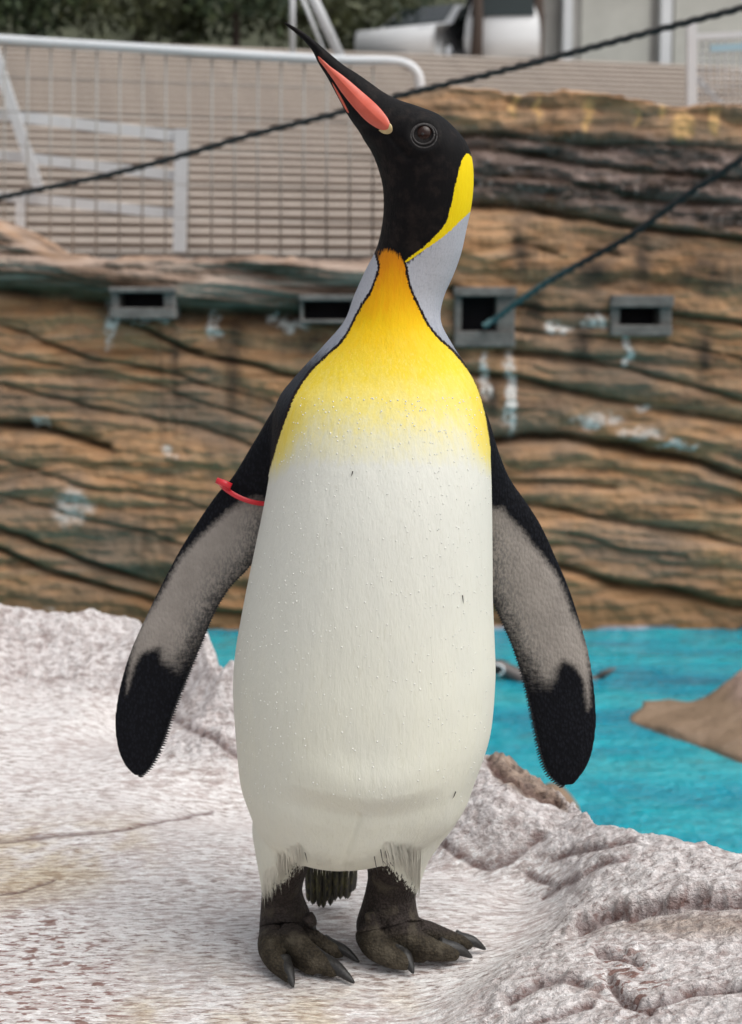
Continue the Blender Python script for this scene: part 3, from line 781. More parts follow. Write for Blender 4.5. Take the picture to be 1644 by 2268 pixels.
# ================================================================== THE KING PENGUIN
def loft(keys, n, segs, ex=2.0):
    """closed tube through rings given by left / right outline points, depth plane and front / back depth"""
    K = catmull(keys, n)
    V = []; F = []
    for (lx, ly, rx, ry, Yc, df, db) in K:
        L = at(lx, ly, Yc); R = at(rx, ry, Yc)
        C = (L + R) / 2; H = (R - L) / 2
        for k in range(segs):
            th = 2 * math.pi * k / segs
            cx, sx = math.cos(th), math.sin(th)
            e = 2.0 / ex
            cx = math.copysign(abs(cx)**e, cx); sx = math.copysign(abs(sx)**e, sx)
            V.append(C + H * cx + np.array((0, sx * (db if sx > 0 else df), 0)))
    m = len(K)
    for i in range(m - 1):
        for k in range(segs):
            j = (k + 1) % segs
            F.append((i * segs + k, i * segs + j, (i + 1) * segs + j, (i + 1) * segs + k))
    a = len(V); V.append(np.mean(V[:segs], 0)); b = len(V); V.append(np.mean(V[(m - 1) * segs:m * segs], 0))
    for k in range(segs):
        j = (k + 1) % segs
        F.append((a, j, k)); F.append((b, (m - 1) * segs + k, (m - 1) * segs + j))
    return V, F
BODY = [(715,1902,795,1902,0,.030,.04),(640,1880,890,1876,0,.070,.065),(598,1852,945,1848,0,.098,.085),(566,1815,1000,1812,0,.120,.10),(549,1772,1032,1772,0,.136,.11),(534,1720,1052,1715,0,.147,.12),
 (524,1620,1085,1615,0,.151,.125),(518,1520,1096,1500,0,.151,.13),(523,1440,1095,1425,0,.149,.13),(540,1340,1091,1330,0,.146,.13),(560,1240,1090,1230,0,.141,.128),(583,1130,1089,1130,0,.133,.122),
 (597,1050,1087,1040,.002,.124,.115),(603,965,1082,958,.005,.112,.105),(613,890,1066,880,.008,.097,.095),(650,838,1040,822,.010,.083,.08),(714,768,1003,764,.012,.069,.07),(762,712,977,712,.012,.058,.062),
 (784,656,982,662,.010,.051,.056),(808,602,1005,608,.006,.048,.053),(834,550,1022,560,.002,.048,.052),(846,500,1034,505,-.004,.048,.050),(850,455,1044,458,-.008,.048,.048),(847,408,1049,408,-.010,.049,.047),
 (835,365,1047,360,-.012,.049,.046),(822,335,1036,322,-.013,.048,.045),(806,310,1010,287,-.013,.045,.043),(796,292,974,256,-.013,.040,.039),(783,274,928,237,-.013,.033,.033),(772,258,884,222,-.013,.027,.027),
 (763,243,851,205,-.012,.021,.021),(752,222,820,183,-.011,.0165,.0165),(738,196,790,162,-.010,.0135,.0135),(722,167,760,143,-.009,.011,.011),(705,140,729,117,-.008,.009,.009),(690,110,703,95,-.007,.0075,.0075),(662,80,671,70,-.005,.0052,.0052),(626,51,631,47,-.004,.0028,.0028)]
FLIP_L = [(668,850,712,900,.02,.02,.02),(612,897,665,960,.022,.022,.022),(566,972,636,1055,.026,.018,.018),(518,1052,606,1120,.030,.0135,.0135),(480,1095,590,1172,.032,.0115,.0115),(440,1152,574,1228,.034,.010,.010),(400,1215,547,1263,.035,.0095,.0095),
 (360,1290,509,1303,.036,.009,.009),(322,1368,476,1358,.037,.0085,.0085),(290,1440,448,1425,.037,.008,.008),(267,1515,418,1497,.036,.0075,.0075),(255,1590,389,1570,.034,.007,.007),(260,1652,362,1648,.032,.006,.006),(276,1693,338,1695,.031,.005,.005),(298,1717,318,1716,.030,.0035,.0035)]
FLIP_R = [(1058,862,1020,940,.02,.02,.02),(1086,935,1052,1008,.022,.020,.020),(1107,1005,1062,1080,.026,.016,.016),(1130,1060,1072,1150,.030,.0125,.0125),(1165,1110,1076,1218,.032,.011,.011),(1200,1165,1080,1282,.034,.010,.010),(1232,1235,1091,1330,.036,.0095,.0095),
 (1260,1300,1111,1378,.037,.009,.009),(1284,1372,1134,1432,.038,.0085,.0085),(1303,1440,1155,1495,.038,.008,.008),(1315,1510,1170,1556,.037,.0075,.0075),(1321,1585,1185,1625,.035,.007,.007),(1316,1648,1197,1677,.033,.006,.006),(1300,1698,1213,1714,.032,.005,.005),(1272,1736,1240,1740,.031,.0035,.0035)]
THIGH_L = [(600,1730,740,1730,0,.06,.06),(560,1815,718,1815,0,.062,.06),(564,1872,704,1872,0,.056,.055),(571,1915,688,1912,0,.044,.045),(577,1950,674,1948,0,.036,.036),(581,1984,668,1984,0,.029,.03)]
THIGH_R = [(800,1720,1030,1720,0,.06,.06),(795,1800,1020,1800,0,.064,.06),(797,1852,986,1850,0,.058,.055),(810,1905,952,1900,0,.046,.045),(815,1945,936,1940,0,.037,.036),(815,1978,924,1976,0,.030,.03)]
LEG_L = [(584,1930,666,1930,0,.026,.026),(580,1980,671,1982,0,.028,.028),(577,2020,684,2016,0,.029,.03),(575,2048,693,2044,0,.031,.032),(574,2066,696,2060,-.002,.033,.034),(580,2082,690,2076,-.004,.030,.034)]
LEG_R = [(818,1930,928,1930,0,.027,.027),(809,1976,921,1976,0,.030,.028),(799,2012,923,2008,0,.032,.03),(791,2036,927,2028,0,.034,.032),(789,2056,929,2046,-.002,.036,.034),(798,2074,922,2066,-.004,.032,.034)]
TOES = [  # centre line (px, py, height) and thickness
 ([(604,2070,.030),(599,2100,.024),(611,2130,.017),(630,2152,.0115),(642,2168,.008)], [.0155,.0140,.0115,.0090,.0060]),
 ([(636,2068,.033),(662,2096,.027),(692,2122,.020),(718,2140,.0135),(742,2154,.009)], [.016,.0150,.0125,.0100,.0065]),
 ([(664,2062,.030),(697,2081,.023),(722,2098,.016),(742,2107,.011),(756,2114,.008)], [.0135,.0115,.0095,.0080,.0055]),
 ([(618,2092,.016),(650,2126,.010),(682,2154,.0055)], [.010,.006,.003]),
 ([(640,2092,.014),(668,2130,.0085),(694,2158,.0045)], [.009,.005,.003]),
 ([(680,2088,.018),(706,2108,.010),(738,2130,.0055)], [.009,.006,.003]),
 ([(816,2064,.031),(830,2094,.024),(860,2116,.017),(886,2128,.0125),(902,2138,.009)], [.016,.0155,.0130,.0105,.0070]),
 ([(862,2058,.034),(905,2080,.027),(950,2100,.019),(986,2110,.0135),(1010,2116,.010)], [.0165,.0150,.0125,.0100,.0070]),
 ([(890,2048,.034),(940,2062,.026),(990,2079,.018),(1022,2088,.0135),(1042,2093,.010)], [.015,.0130,.0108,.0088,.0060]),
 ([(846,2086,.018),(890,2112,.011),(940,2128,.006)], [.011,.007,.0035]),
 ([(880,2084,.016),(925,2112,.009),(975,2126,.005)], [.010,.006,.003]),
 ([(920,2076,.018),(965,2096,.011),(1010,2108,.006)], [.010,.006,.003]),
 ([(680,2026,None),(690,2040,None),(692,2050,None)], [.007,.0065,.005]),
 ([(818,2022,None),(822,2040,None),(827,2054,None)], [.0065,.006,.0045])]
parts_V, parts_F, parts_id = [], [], []
def push(V, F, pid):
    k = sum(len(v) for v in parts_V)
    parts_V.append(np.array(V, float)); parts_F.extend([tuple(i + k for i in f) for f in F]); parts_id.append(np.full(len(V), pid))
push(*loft(BODY, 420, 120, 2.1), 0)
push(*loft(FLIP_L, 220, 56, 2.0), 1); push(*loft(FLIP_R, 220, 56, 2.0), 1)
push(*loft(THIGH_L, 50, 48), 3); push(*loft(THIGH_R, 50, 48), 3)
push(*loft(LEG_L, 60, 48, 2.2), 2); push(*loft(LEG_R, 60, 48, 2.2), 2)
for pts, rr in TOES:
    if pts[0][2] is None:
        w = np.array([[*at(a, b, -.034), r] for (a, b, _), r in zip(pts, rr)])
    else:
        w = np.array([[*gp(*p), r] for p, r in zip(pts, rr)])
    w = catmull(w, 26)
    w = np.vstack([w, [*(w[-1, :3] + (w[-1, :3] - w[-2, :3]) / max(1e-6, np.linalg.norm(w[-1, :3] - w[-2, :3])) * w[-1, 3] * .6), w[-1, 3] * .5]])
    me = tube_me('toe', w[:, :3], list(w[:, 3]), 18)
    V = np.zeros(len(me.vertices) * 3, np.float32); me.vertices.foreach_get('co', V)
    push(V.reshape(-1, 3), [tuple(p.vertices) for p in me.polygons], 2)
    bpy.data.meshes.remove(me)
PV = np.vstack(parts_V); PID = np.concatenate(parts_id)
raw = mesh_from('raw', PV, parts_F)
ro = bpy.data.objects.new('raw', raw); COL.objects.link(ro)
md = ro.modifiers.new('remesh', 'REMESH'); md.mode = 'VOXEL'; md.voxel_size = .0017; md.adaptivity = 0
dg = bpy.context.evaluated_depsgraph_get()
bme = bpy.data.meshes.new_from_object(ro.evaluated_get(dg)); bme.name = 'body'
bpy.data.objects.remove(ro)
N = len(bme.vertices)
V = np.zeros(N * 3, np.float32); bme.vertices.foreach_get('co', V); V = V.reshape(-1, 3).astype(float)
E = np.zeros(len(bme.edges) * 2, np.int32); bme.edges.foreach_get('vertices', E); E = E.reshape(-1, 2)
kd = kdtree.KDTree(len(PV))
for i, p in enumerate(PV): kd.insert(p, i)
kd.balance()
PIDN = np.array([PID[kd.find(v)[1]] for v in V])
deg = np.bincount(E.ravel(), minlength=N).astype(float)
def relax(V, w, it):
    for _ in range(it):
        S = np.stack([np.bincount(E[:, 0], V[E[:, 1], k], N) + np.bincount(E[:, 1], V[E[:, 0], k], N) for k in range(3)], 1) / deg[:, None]
        V = V + (S - V) * w[:, None]
    return V
PX = project(V)
w = np.full(N, .5); w[PIDN == 1] = .35
V = relax(V, w, 5)
# let the thighs and shoulders melt into the trunk
jt = smoothstep(1740, 1800, PX[:, 1]) * smoothstep(1965, 1920, PX[:, 1]) * ((PIDN == 0) | (PIDN == 3))
js = smoothstep(845, 880, PX[:, 1]) * smoothstep(1040, 960, PX[:, 1]) * np.maximum(np.exp(-((PX[:, 0] - 615) / 45)**2), np.exp(-((PX[:, 0] - 1085) / 28)**2))
V = relax(V, .6 * np.clip(jt + js, 0, 1), 40)
jf = .40 * smoothstep(2020, 2075, PX[:, 1]) * (PIDN == 2)
V = relax(V, jf, 4)
PX = project(V)
# relief that belongs to the bird: the belly fold, seam, cheek and brow, ankle crease
front = V[:, 1] < 0
fx = np.clip((PX[:, 0] - 800) / 190, -1, 1); fold_y = 1792 - 26 * fx**2 + 8 * np.sin(PX[:, 0] / 60)
low = smoothstep(-34, 26, PX[:, 1] - fold_y) * smoothstep(1945, 1850, PX[:, 1]) * np.clip(1.15 - np.abs(fx)**2.2, 0, 1)
V[:, 1] += .011 * low * front * (PIDN != 2)
bul = np.exp(-((PX[:, 1] - fold_y + 62) / 42)**2) * np.clip(1.1 - fx**2, 0, 1)
V[:, 1] -= .003 * bul * front * (PIDN != 2)
d_, _ = seg_dist(PX, [(795, 1815), (782, 1860), (768, 1895), (766, 1925)])
V[:, 1] += .0022 * np.exp(-(d_ / 6)**2) * front * (PIDN != 2)
d_, _ = seg_dist(PX, [(805, 285), (830, 288), (862, 296), (880, 318), (905, 345)])
hd = (PX[:, 1] < 560) & front
V[:, 1] += .0035 * np.exp(-(d_ / 9)**2) * hd
eyed = np.hypot((PX[:, 0] - 938), (PX[:, 1] - 298))
V[:, 1] += .004 * np.exp(-(eyed / 24)**2) * hd - .0025 * np.exp(-((eyed - 36) / 13)**2) * hd
for pl, wd, dp in (([(574, 2058), (630, 2050), (670, 2056), (698, 2066)], 6, .0045), ([(792, 2072), (850, 2062), (900, 2048), (930, 2044)], 6, .0045)):
    d_, s_ = seg_dist(PX, pl)
    V[:, 1] += (dp * np.exp(-(d_ / wd)**2) - .003 * np.exp(-((d_ - 12) / 8)**2)) * (PIDN == 2) * front
V[:, 2] = np.where((PIDN == 2) & (V[:, 2] < -.001), -.001, V[:, 2])
bme.vertices.foreach_set('co', V.astype(np.float32).ravel())
bme.polygons.foreach_set('use_smooth', np.ones(len(bme.polygons), bool))
bme.update()
nrm = np.zeros(N * 3, np.float32); bme.vertices.foreach_get('normal', nrm); nrm = nrm.reshape(-1, 3)

BIB = [(835,558),(842,593),(825,643),(800,684),(763,752),(722,792),(688,825),(655,875),(637,920),(620,966),(607,1010),(596,1045),(584,1078),(560,1112),(400,1220),(300,2400),(1400,2400),(1400,1150),(1130,1060),(1098,1020),(1087,990),(1082,960),(1076,925),(1063,875),(1045,834),(1018,797),(995,772),(970,750),(945,718),(918,664),(902,622),(896,585),(880,545),(850,545)]
HEAD = [(500,-200),(1250,-200),(1250,362),(1050,362),(1036,372),(1022,396),(1013,434),(1004,468),(995,494),(980,519),(946,549),(914,574),(897,584),(872,557),(846,557),(838,572),(829,548),(800,450),(500,300)]
PATCH = [(1035,340),(1048,352),(1062,380),(1064,430),(1048,462),(1022,488),(988,520),(952,546),(925,564),(902,580),(897,579),(912,566),(940,546),(974,512),(989,490),(997,465),(1005,430),(1014,390),(1022,358)]
bib = sdf(PX, smooth_poly(BIB, 5))
kpx = FPX / 1.59
bib = np.minimum(bib, np.where(PX[:, 1] > 900, (.040 - V[:, 1]) * kpx, (.03 - V[:, 1]) * kpx))
bib = np.where((PIDN == 3) | ((PX[:, 1] > 1880) & (PIDN == 0)), np.maximum(bib, 60), bib)
head = sdf(PX, smooth_poly(HEAD, 4)); patch = sdf(PX, smooth_poly(PATCH, 5))
PALE_L = [(540,1108),(502,1134),(444,1188),(398,1238),(374,1283),(349,1328),(320,1370),(301,1407),(288,1440),(279,1477),(273,1518),(275,1551),(289,1535),(297,1506),(308,1469),(316,1452),(351,1438),(355,1469),(390,1482),(415,1446),(444,1398),(462,1374),(479,1334),(512,1301),(541,1268),(557,1244),(600,1210),(600,1118),(568,1103)]
PALE_R = [(1060,1126),(1091,1126),(1112,1126),(1127,1146),(1155,1173),(1179,1205),(1206,1236),(1226,1264),(1242,1291),(1254,1319),(1265,1354),(1281,1382),(1293,1414),(1303,1445),(1311,1484),(1315,1524),(1315,1563),(1305,1583),(1293,1575),(1289,1544),(1285,1508),(1269,1480),(1250,1465),(1240,1484),(1234,1508),(1218,1524),(1198,1516),(1179,1488),(1159,1453),(1139,1417),(1124,1382),(1106,1347),(1088,1322),(1060,1320)]
pale = np.maximum(sdf(PX, PALE_L), sdf(PX, PALE_R))
lowfade = np.maximum(smoothstep(1390, 1500, PX[:, 1]) * (PX[:, 0] < 800), smoothstep(1420, 1530, PX[:, 1]) * (PX[:, 0] > 800)); pale = pale - 9 * lowfade
pale = np.where(nrm[:, 1] > .15, -60, pale)
flip = (PIDN == 1).astype(float)
skin = np.where(PIDN == 2, PX[:, 1] - 1935, -200.0)
skin = np.where((PIDN == 3), PX[:, 1] - np.where(PX[:, 0] < 750, 1990 - .95 * (PX[:, 0] - 585), 1908 + .85 * np.maximum(PX[:, 0] - 845, 0)), skin)
trail = np.zeros(N)
for fl in (FLIP_L, FLIP_R):
    d_, _ = seg_dist(PX, [(k[2], k[3]) for k in fl[4:]]); trail = np.maximum(trail, np.exp(-(d_ / 55)**2))
for nm, a in (('bib', bib), ('head', head), ('patch', patch), ('pale', pale), ('flip', flip), ('skin', skin), ('py', PX[:, 1]), ('trail', trail)): attr(bme, nm, a)

t = NT('plumage')
py = t.attr('py')
st = t.noise(1.0, 3, .6, t.coord((520, 520, 55)))           # fine feather streaks
st2 = t.noise(1.0, 3, .6, t.coord((150, 150, 18)))
fine = t.noise(420, 2, .6)
cen = lambda v, k: t.math('MULTIPLY', t.math('SUBTRACT', v, .5), k)
edge = t.math('MULTIPLY', t.step(t.attr('bib'), 60, 5), t.step(py, 800, 1000))
pyn = t.math('SUBTRACT', t.math('ADD', py, t.math('ADD', cen(st, 60.0), cen(st2, 110.0))), t.math('MULTIPLY', edge, 120.0))
pyn = t.math('ADD', pyn, t.math('MULTIPLY', t.step(py, 1000, 1130), 150.0))
g = t.math('DIVIDE', t.math('SUBTRACT', pyn, 540.0), 520.0)
bibc = t.ramp(g, [(.0, (.62, .21, .010)), (.10, (.72, .27, .008)), (.20, (.80, .38, .006)), (.36, (.80, .50, .008)), (.54, (.77, .58, .05)), (.70, (.74, .64, .21)), (.84, (.68, .655, .46)), (1.0, (.66, .665, .60))])
lowc = t.step(pyn, 1250, 1900)
bibc = t.mix(lowc, bibc, (.675, .672, .565))
bibc = t.mix(t.math('MULTIPLY', t.step(pyn, 980, 1060), t.step(st2, .42, .7, 0, .16)), bibc, (.66, .66, .60))
bibc = t.mix(t.step(st, .54, .74, 0, .20), bibc, (.62, .58, .46), 'MULTIPLY')
bibc = t.mix(t.math('MULTIPLY', t.step(st, .50, .30, 0, .30), t.math('MULTIPLY', t.step(py, 1050, 860), t.step(py, 700, 860))), bibc, (.86, .78, .36))
bibc = t.mix(t.math('MULTIPLY', t.step(py, 980, 1120), t.step(t.noise(9, 3, .6, t.coord((1.6, 1.6, .7))), .44, .64, 0, .5)), bibc, t.mix(.5, bibc, (.60, .61, .56)))
backc = t.ramp(t.math('DIVIDE', t.math('SUBTRACT', t.math('ADD', py, cen(st2, 60.0)), 540.0), 400.0), [(.0, (.44, .455, .50)), (.40, (.42, .435, .48)), (.56, (.26, .28, .33)), (.68, (.045, .05, .06)), (1.0, (.007, .0075, .010))])
backc = t.mix(t.step(fine, .44, .8, 0, .4), backc, (.55, .57, .62), 'MULTIPLY')
bibn = t.math('ADD', t.attr('bib'), t.math('ADD', cen(fine, 7.0), cen(st, 5.0)))
c = t.mix(t.step(t.math('ABSOLUTE', t.math('ADD', bibn, 2.0)), 5.0, 2.5), backc, (.012, .007, .007))
c = t.mix(t.step(bibn, -1.2, 1.2), c, bibc)
hn = t.math('ADD', t.attr('head'), t.math('ADD', cen(st, 30.0), cen(fine, 8.0)))
blk = t.mix(t.step(t.noise(70, 4, .6), .45, .72), (.005, .0045, .005), (.016, .012, .011))
c = t.mix(t.step(hn, -4, 5), c, blk)
pn = t.math('ADD', t.attr('patch'), t.math('ADD', cen(fine, 6.0), cen(st, 4.0)))
c = t.mix(t.step(pn, -1, 1.2), c, t.mix(st, (.80, .56, .004), (.86, .68, .012)))
sc = t.voro(330, t.coord((1, 1, .6)))
pal = t.math('ADD', t.attr('pale'), t.math('ADD', cen(t.noise(240, 4, .7), 20.0), cen(t.noise(1.0, 3, .6, t.coord((90, 90, 300))), t.math('MULTIPLY', t.attr('trail'), 90.0))))
taupe = t.mix(t.noise(45, 4, .6), (.21, .19, .17), (.37, .335, .30))
taupe = t.mix(t.math('MULTIPLY', t.attr('trail'), t.step(t.noise(1.0, 3, .7, t.coord((420, 420, 190))), .42, .6, 0, .8)), taupe, (.07, .075, .08))
navy = t.mix(t.step(sc, .2, .6), (.0085, .0095, .0135), (.004, .0045, .0065))
cf = t.mix(t.step(t.math('DIVIDE', pal, t.math('ADD', 11.0, t.math('MULTIPLY', t.attr('trail'), 42.0))), -.8, 1.0), navy, taupe)
c = t.mix(t.step(t.attr('flip'), .4, .6), c, cf)
sk = t.mix(t.step(py, 2050, 2085), t.mix(t.noise(90, 4, .6), (.022, .018, .017), (.060, .047, .042)), t.mix(t.noise(70, 4, .6), (.024, .020, .015), (.070, .057, .038)))
skv = t.voro(360)
sk = t.mix(t.step(skv, .38, .7, 0, .6), sk, (.018, .015, .012))
sk = t.mix(t.step(t.noise(38, 3, .6), .5, .68, 0, .6), sk, (.10, .085, .062))
skn = t.math('ADD', t.attr('skin'), t.math('ADD', cen(st, 80.0), cen(st2, 40.0)))
c = t.mix(t.step(skn, -4, 6), c, sk)
isflip = t.math('MULTIPLY', t.attr('flip'), 1.0)
h1 = t.math('ADD', t.math('MULTIPLY', st, .35), t.math('MULTIPLY', t.noise(1.0, 4, .65, t.coord((330, 330, 110)), .6), .7))
h = t.math('ADD', h1, t.math('MULTIPLY', isflip, t.math('MULTIPLY', sc, -1.0)))
h = t.math('ADD', h, t.math('MULTIPLY', t.step(t.attr('skin'), 0, 20), t.math('ADD', t.math('MULTIPLY', skv, -2.6), cen(t.noise(1.0, 3, .6, t.coord((30, 30, 300)), .5), 5.0))))
lowh = t.noise(1.0, 3, .55, t.coord((60, 60, 16)))
nb = t.bump(lowh, .22, .006)
nb = t.bump(h, .45, .0016, nb)
rg = t.math('ADD', .52, t.math('MULTIPLY', fine, .25))
plum = t.done(c, rg, nb, Specular_IOR_Level=.10)
bme.materials.clear(); bme.materials.append(plum)
KP = empty('king_penguin')
tag(KP, 'tall king penguin standing upright on the pale rock ledge with bill raised', 'penguin')
body = add('body', bme, None, KP)

# ------------------------------------------------------------------ details that sit on its surface
bvh = BVHTree.FromPolygons([tuple(v) for v in V], [tuple(p.vertices) for p in bme.polygons])
ORI = Vector((0, CAM_Y, CAM_Z))
def hit(px, py):
    d = Vector(at(px, py, 0)) - ORI
    loc, no, _, _ = bvh.ray_cast(ORI, d.normalized())
    return loc, no
m_eye = NT('brown_iris')
m_eye = m_eye.done((.022, .009, .006), .22, None, Specular_IOR_Level=.25)
m_lid = simple('eyelid_skin', (.010, .0075, .007), .6, .3, 200, .3)
loc, no = hit(938, 298)
bm = bmesh.new(); bmesh.ops.create_uvsphere(bm, u_segments=28, v_segments=18, radius=.0125)
eme = bpy.data.meshes.new('eye'); bm.to_mesh(eme); bm.free(); eme.polygons.foreach_set('use_smooth', [True] * len(eme.polygons)); eme.materials.append(m_eye)
ec = Vector(loc) + Vector((0, .0095, 0))
eye = add('eye', eme, None, KP, ec)
bm = bmesh.new(); bmesh.ops.create_uvsphere(bm, u_segments=16, v_segments=10, radius=.0042)
pme = bpy.data.meshes.new('pupil'); bm.to_mesh(pme); bm.free(); pme.materials.append(m_blk)
add('pupil', pme, None, eye, (-.0004, -.00845, .0002))
def ring_on(cx, cy, rx, ry, r, lift, nm, parent):
    pts = []
    for a_ in np.linspace(0, 2 * math.pi, 40):
        l_, _n = hit(cx + rx * math.cos(a_), cy + ry * math.sin(a_)); pts.append(Vector((l_.x, 0, l_.z)))
        pts[-1].y = l_.y - lift
    return add(nm, tube_me(nm, pts, r, 8), m_lid, parent)
ring_on(938, 298, 24, 22, .0013, .0002, 'eyelid', KP)
ring_on(939, 301, 29, 27, .0011, -.0006, 'eyelid_fold', KP)

def surface_patch(nm, poly, mat, dome, res=40, sink=.0012, power=.5):
    poly = smooth_poly(poly, 8)
    c = poly.mean(0); n = len(poly); V_, F_ = [], []
    for k in range(res + 1):
        f = 1 - k / res
        for p in poly:
            # shrink along the long axis line rather than to a point
            q = c + (p - c) * f
            V_.append(q)
    V_ = np.array(V_)
    sd_ = np.maximum(sdf(V_, poly), 0); mx = sd_.max()
    out = []
    for q, s_ in zip(V_, sd_):
        l_, no_ = hit(*q)
        if l_ is None: l_ = Vector(at(q[0], q[1], -.01)); no_ = Vector((0, -1, 0))
        out.append(l_ + Vector((0, -1, 0)) * (dome * min(1, s_ / mx)**power - sink))
    for k in range(res):
        for i in range(n):
            j = (i + 1) % n
            F_.append((k * n + i, k * n + j, (k + 1) * n + j, (k + 1) * n + i))
    return add(nm, mesh_from(nm, out, F_), mat, KP)
t = NT('coral_bill_plate')
nz = t.noise(1.0, 3, .5, t.coord((120, 120, 120)))
sx_ = t.n.new('ShaderNodeSeparateXYZ'); t.l.new(t.tc.outputs['Object'], sx_.inputs[0])
m_coral = t.done(t.mix(nz, (.52, .075, .042), (.64, .125, .075)), .38, t.bump(nz, .08, .001), Subsurface_Weight=.0)
surface_patch('bill_plate_rim', [(838, 288), (852, 284), (862, 272), (869, 278), (870, 290), (863, 297), (850, 297)], simple('pale_rim', (.52, .40, .20), .5, .15, 200, .1), .0022, 12, .0006)
surface_patch('bill_plate', [(703, 122), (716, 132), (733, 147), (762, 168), (800, 200), (836, 232), (859, 260), (866, 278), (863, 290), (848, 291), (815, 272), (785, 241), (757, 206), (738, 178), (718, 150), (706, 134)], m_coral, .0042, 30, .0008)
surface_patch('bill_seam', [(733, 178), (738, 184), (752, 206), (768, 236), (775, 252), (769, 250), (756, 228), (740, 196)], m_coral, .0008, 8, .0004)

# claws
m_claw = simple('dark_claw', (.016, .015, .014), .5, .3, 150, .3)
def claw(b, tip, r):
    b = np.array(gp(*b)); tip = np.array(gp(*tip)); mid = (b + tip) / 2 + np.array((0, 0, .0035))
    c = catmull([b - (tip - b) * .25, b, mid, tip], 18)
    rr = [r * 1.12 * (1 - (i / 17)**2.4 * .9) for i in range(18)]
    o = add('claw', tube_me('claw', c, rr, 12), m_claw, KP)
for b, tip, r in [((630, 2138, .015), (650, 2187, .002), .0088), ((708, 2126, .016), (785, 2177, .002), .0098), ((731, 2094, .014), (796, 2131, .003), .0076),
                  ((888, 2110, .016), (916, 2156, .003), .0092), ((986, 2099, .016), (1046, 2121, .003), .0088), ((1020, 2081, .015), (1076, 2103, .004), .0080)]:
    claw(b, tip, r)
for a_, b_ in (((691, 2049), (700, 2058)), ((826, 2053), (829, 2064))):
    p0, p1 = at(*a_, -.038), at(*b_, -.040)
    add('claw', tube_me('claw', [p0, (p0 + p1) / 2, p1], [.0036, .003, .0008], 8), m_claw, KP)

# tail: stiff overlapping feathers
t = NT('tail_feather')
z1 = t.noise(1.0, 3, .6, t.coord((260, 260, 12)))
m_tail = t.done(t.ramp(z1, [(.35, (.010, .009, .008)), (.52, (.035, .032, .014)), (.68, (.10, .095, .03))]), .5, t.bump(z1, .4, .002))
TV, TF = [], []
for i in range(26):
    f = i / 25; lay = i % 3
    x0 = 684 + 100 * f; x1 = 686 + 92 * f + random.uniform(-5, 5)
    yb = 2008 - 42 * max(0, f - .45) + random.uniform(-14, 4)
    Yt = .085 + .006 * lay + .02 * (f - .5)**2
    a0 = at(x0, 1900, Yt - .01); b0 = at(x1, yb, Yt + .012)
    k = len(TV); wd = .0045
    for s_, (p, w_) in enumerate(((a0, wd), (a0 * .4 + b0 * .6, wd), (b0 * .93 + a0 * .07, wd * .7), (b0, .0006))):
        TV += [p + np.array((-w_, 0, 0)), p + np.array((0, -.0016, 0)), p + np.array((w_, 0, 0)), p + np.array((0, .0012, 0))]
    for s_ in range(3):
        for q in range(4):
            TF.append((k + s_ * 4 + q, k + s_ * 4 + (q + 1) % 4, k + s_ * 4 + 4 + (q + 1) % 4, k + s_ * 4 + 4 + q))
add('tail', mesh_from('tail', TV, TF), m_tail, KP)

# loose feathers over the tops of the legs and under the belly
m_fw = simple('white_feather', (.68, .66, .56), .7, .08, 200, .1)
m_fd = simple('dark_feather', (.035, .030, .030), .7, .3, 200, .1)
def blade(Vs, Fs, p, q, r, w):
    k = len(Vs); m = (p + q) / 2 + np.array((0, -.002, 0))
    side = np.cross(q - p, (0, 1, 0)); side = side / (np.linalg.norm(side) + 1e-9) * w
    for c_, s_ in ((p, 1), (m, .8), (q, .05)):
        Vs += [c_ - side * s_, c_ + side * s_ * .3 + np.array((0, -r, 0)), c_ + side * s_]
    for s_ in range(2):
        for e in range(3):
            Fs.append((k + s_ * 3 + 3 + e, k + s_ * 3 + 3 + (e + 1) % 3, k + s_ * 3 + (e + 1) % 3, k + s_ * 3 + e))
def plume(xs, top, bot, drift, n, mat, nm, wid=.0005):
    Vs, Fs, Ns = [], [], []
    for i in range(n):
        f = random.random(); x = xs[0] + (xs[1] - xs[0]) * f
        yt = np.interp(f, *top) + random.uniform(-26, 14); yb = np.interp(f, *bot) + random.gauss(-6, 11)
        xb = x + np.interp(f, *drift) + random.uniform(-5, 5)
        l0, n0 = hit(x, yt); l1, n1_ = hit(xb, yb)
        if l0 is None: continue
        p = np.array(l0) - np.array(n0) * .0014
        if l1 is None or abs(l1.y - l0.y) > .05: q = at(xb, yb, float(l0.y) + .004)
        else: q = np.array(l1) + np.array((0, -.0012 - .0015 * random.random(), 0))
        blade(Vs, Fs, p, q, .0004, wid * random.uniform(.6, 1.2))
        Ns += [tuple(n0)] * 9
    if Vs:
        me = mesh_from(nm, Vs, Fs); me.normals_split_custom_set_from_vertices(Ns)
        add(nm, me, mat, KP)
U = [0, .5, 1]
plume((640, 676), (U, [1915, 1905, 1895]), (U, [1945, 1938, 1925]), (U, [0, 3, 8]), 8, m_fd, 'leg_feathers')
plume((582, 664), (U, [1930, 1905, 1880]), (U, [1998, 1955, 1918]), (U, [0, 4, 8]), 190, m_fw, 'leg_feathers')
plume((826, 926), (U, [1905, 1905, 1920]), (U, [1922, 1938, 1972]), (U, [10, 10, 2]), 10, m_fd, 'leg_feathers')
plume((850, 936), (U, [1880, 1890, 1900]), (U, [1918, 1930, 1992]), (U, [14, 10, -6]), 190, m_fw, 'leg_feathers')
plume((676, 830), (U, [1910, 1918, 1910]), (U, [1926, 1938, 1930]), (U, [3, 0, -2]), 36, m_fw, 'belly_feathers', .0003)

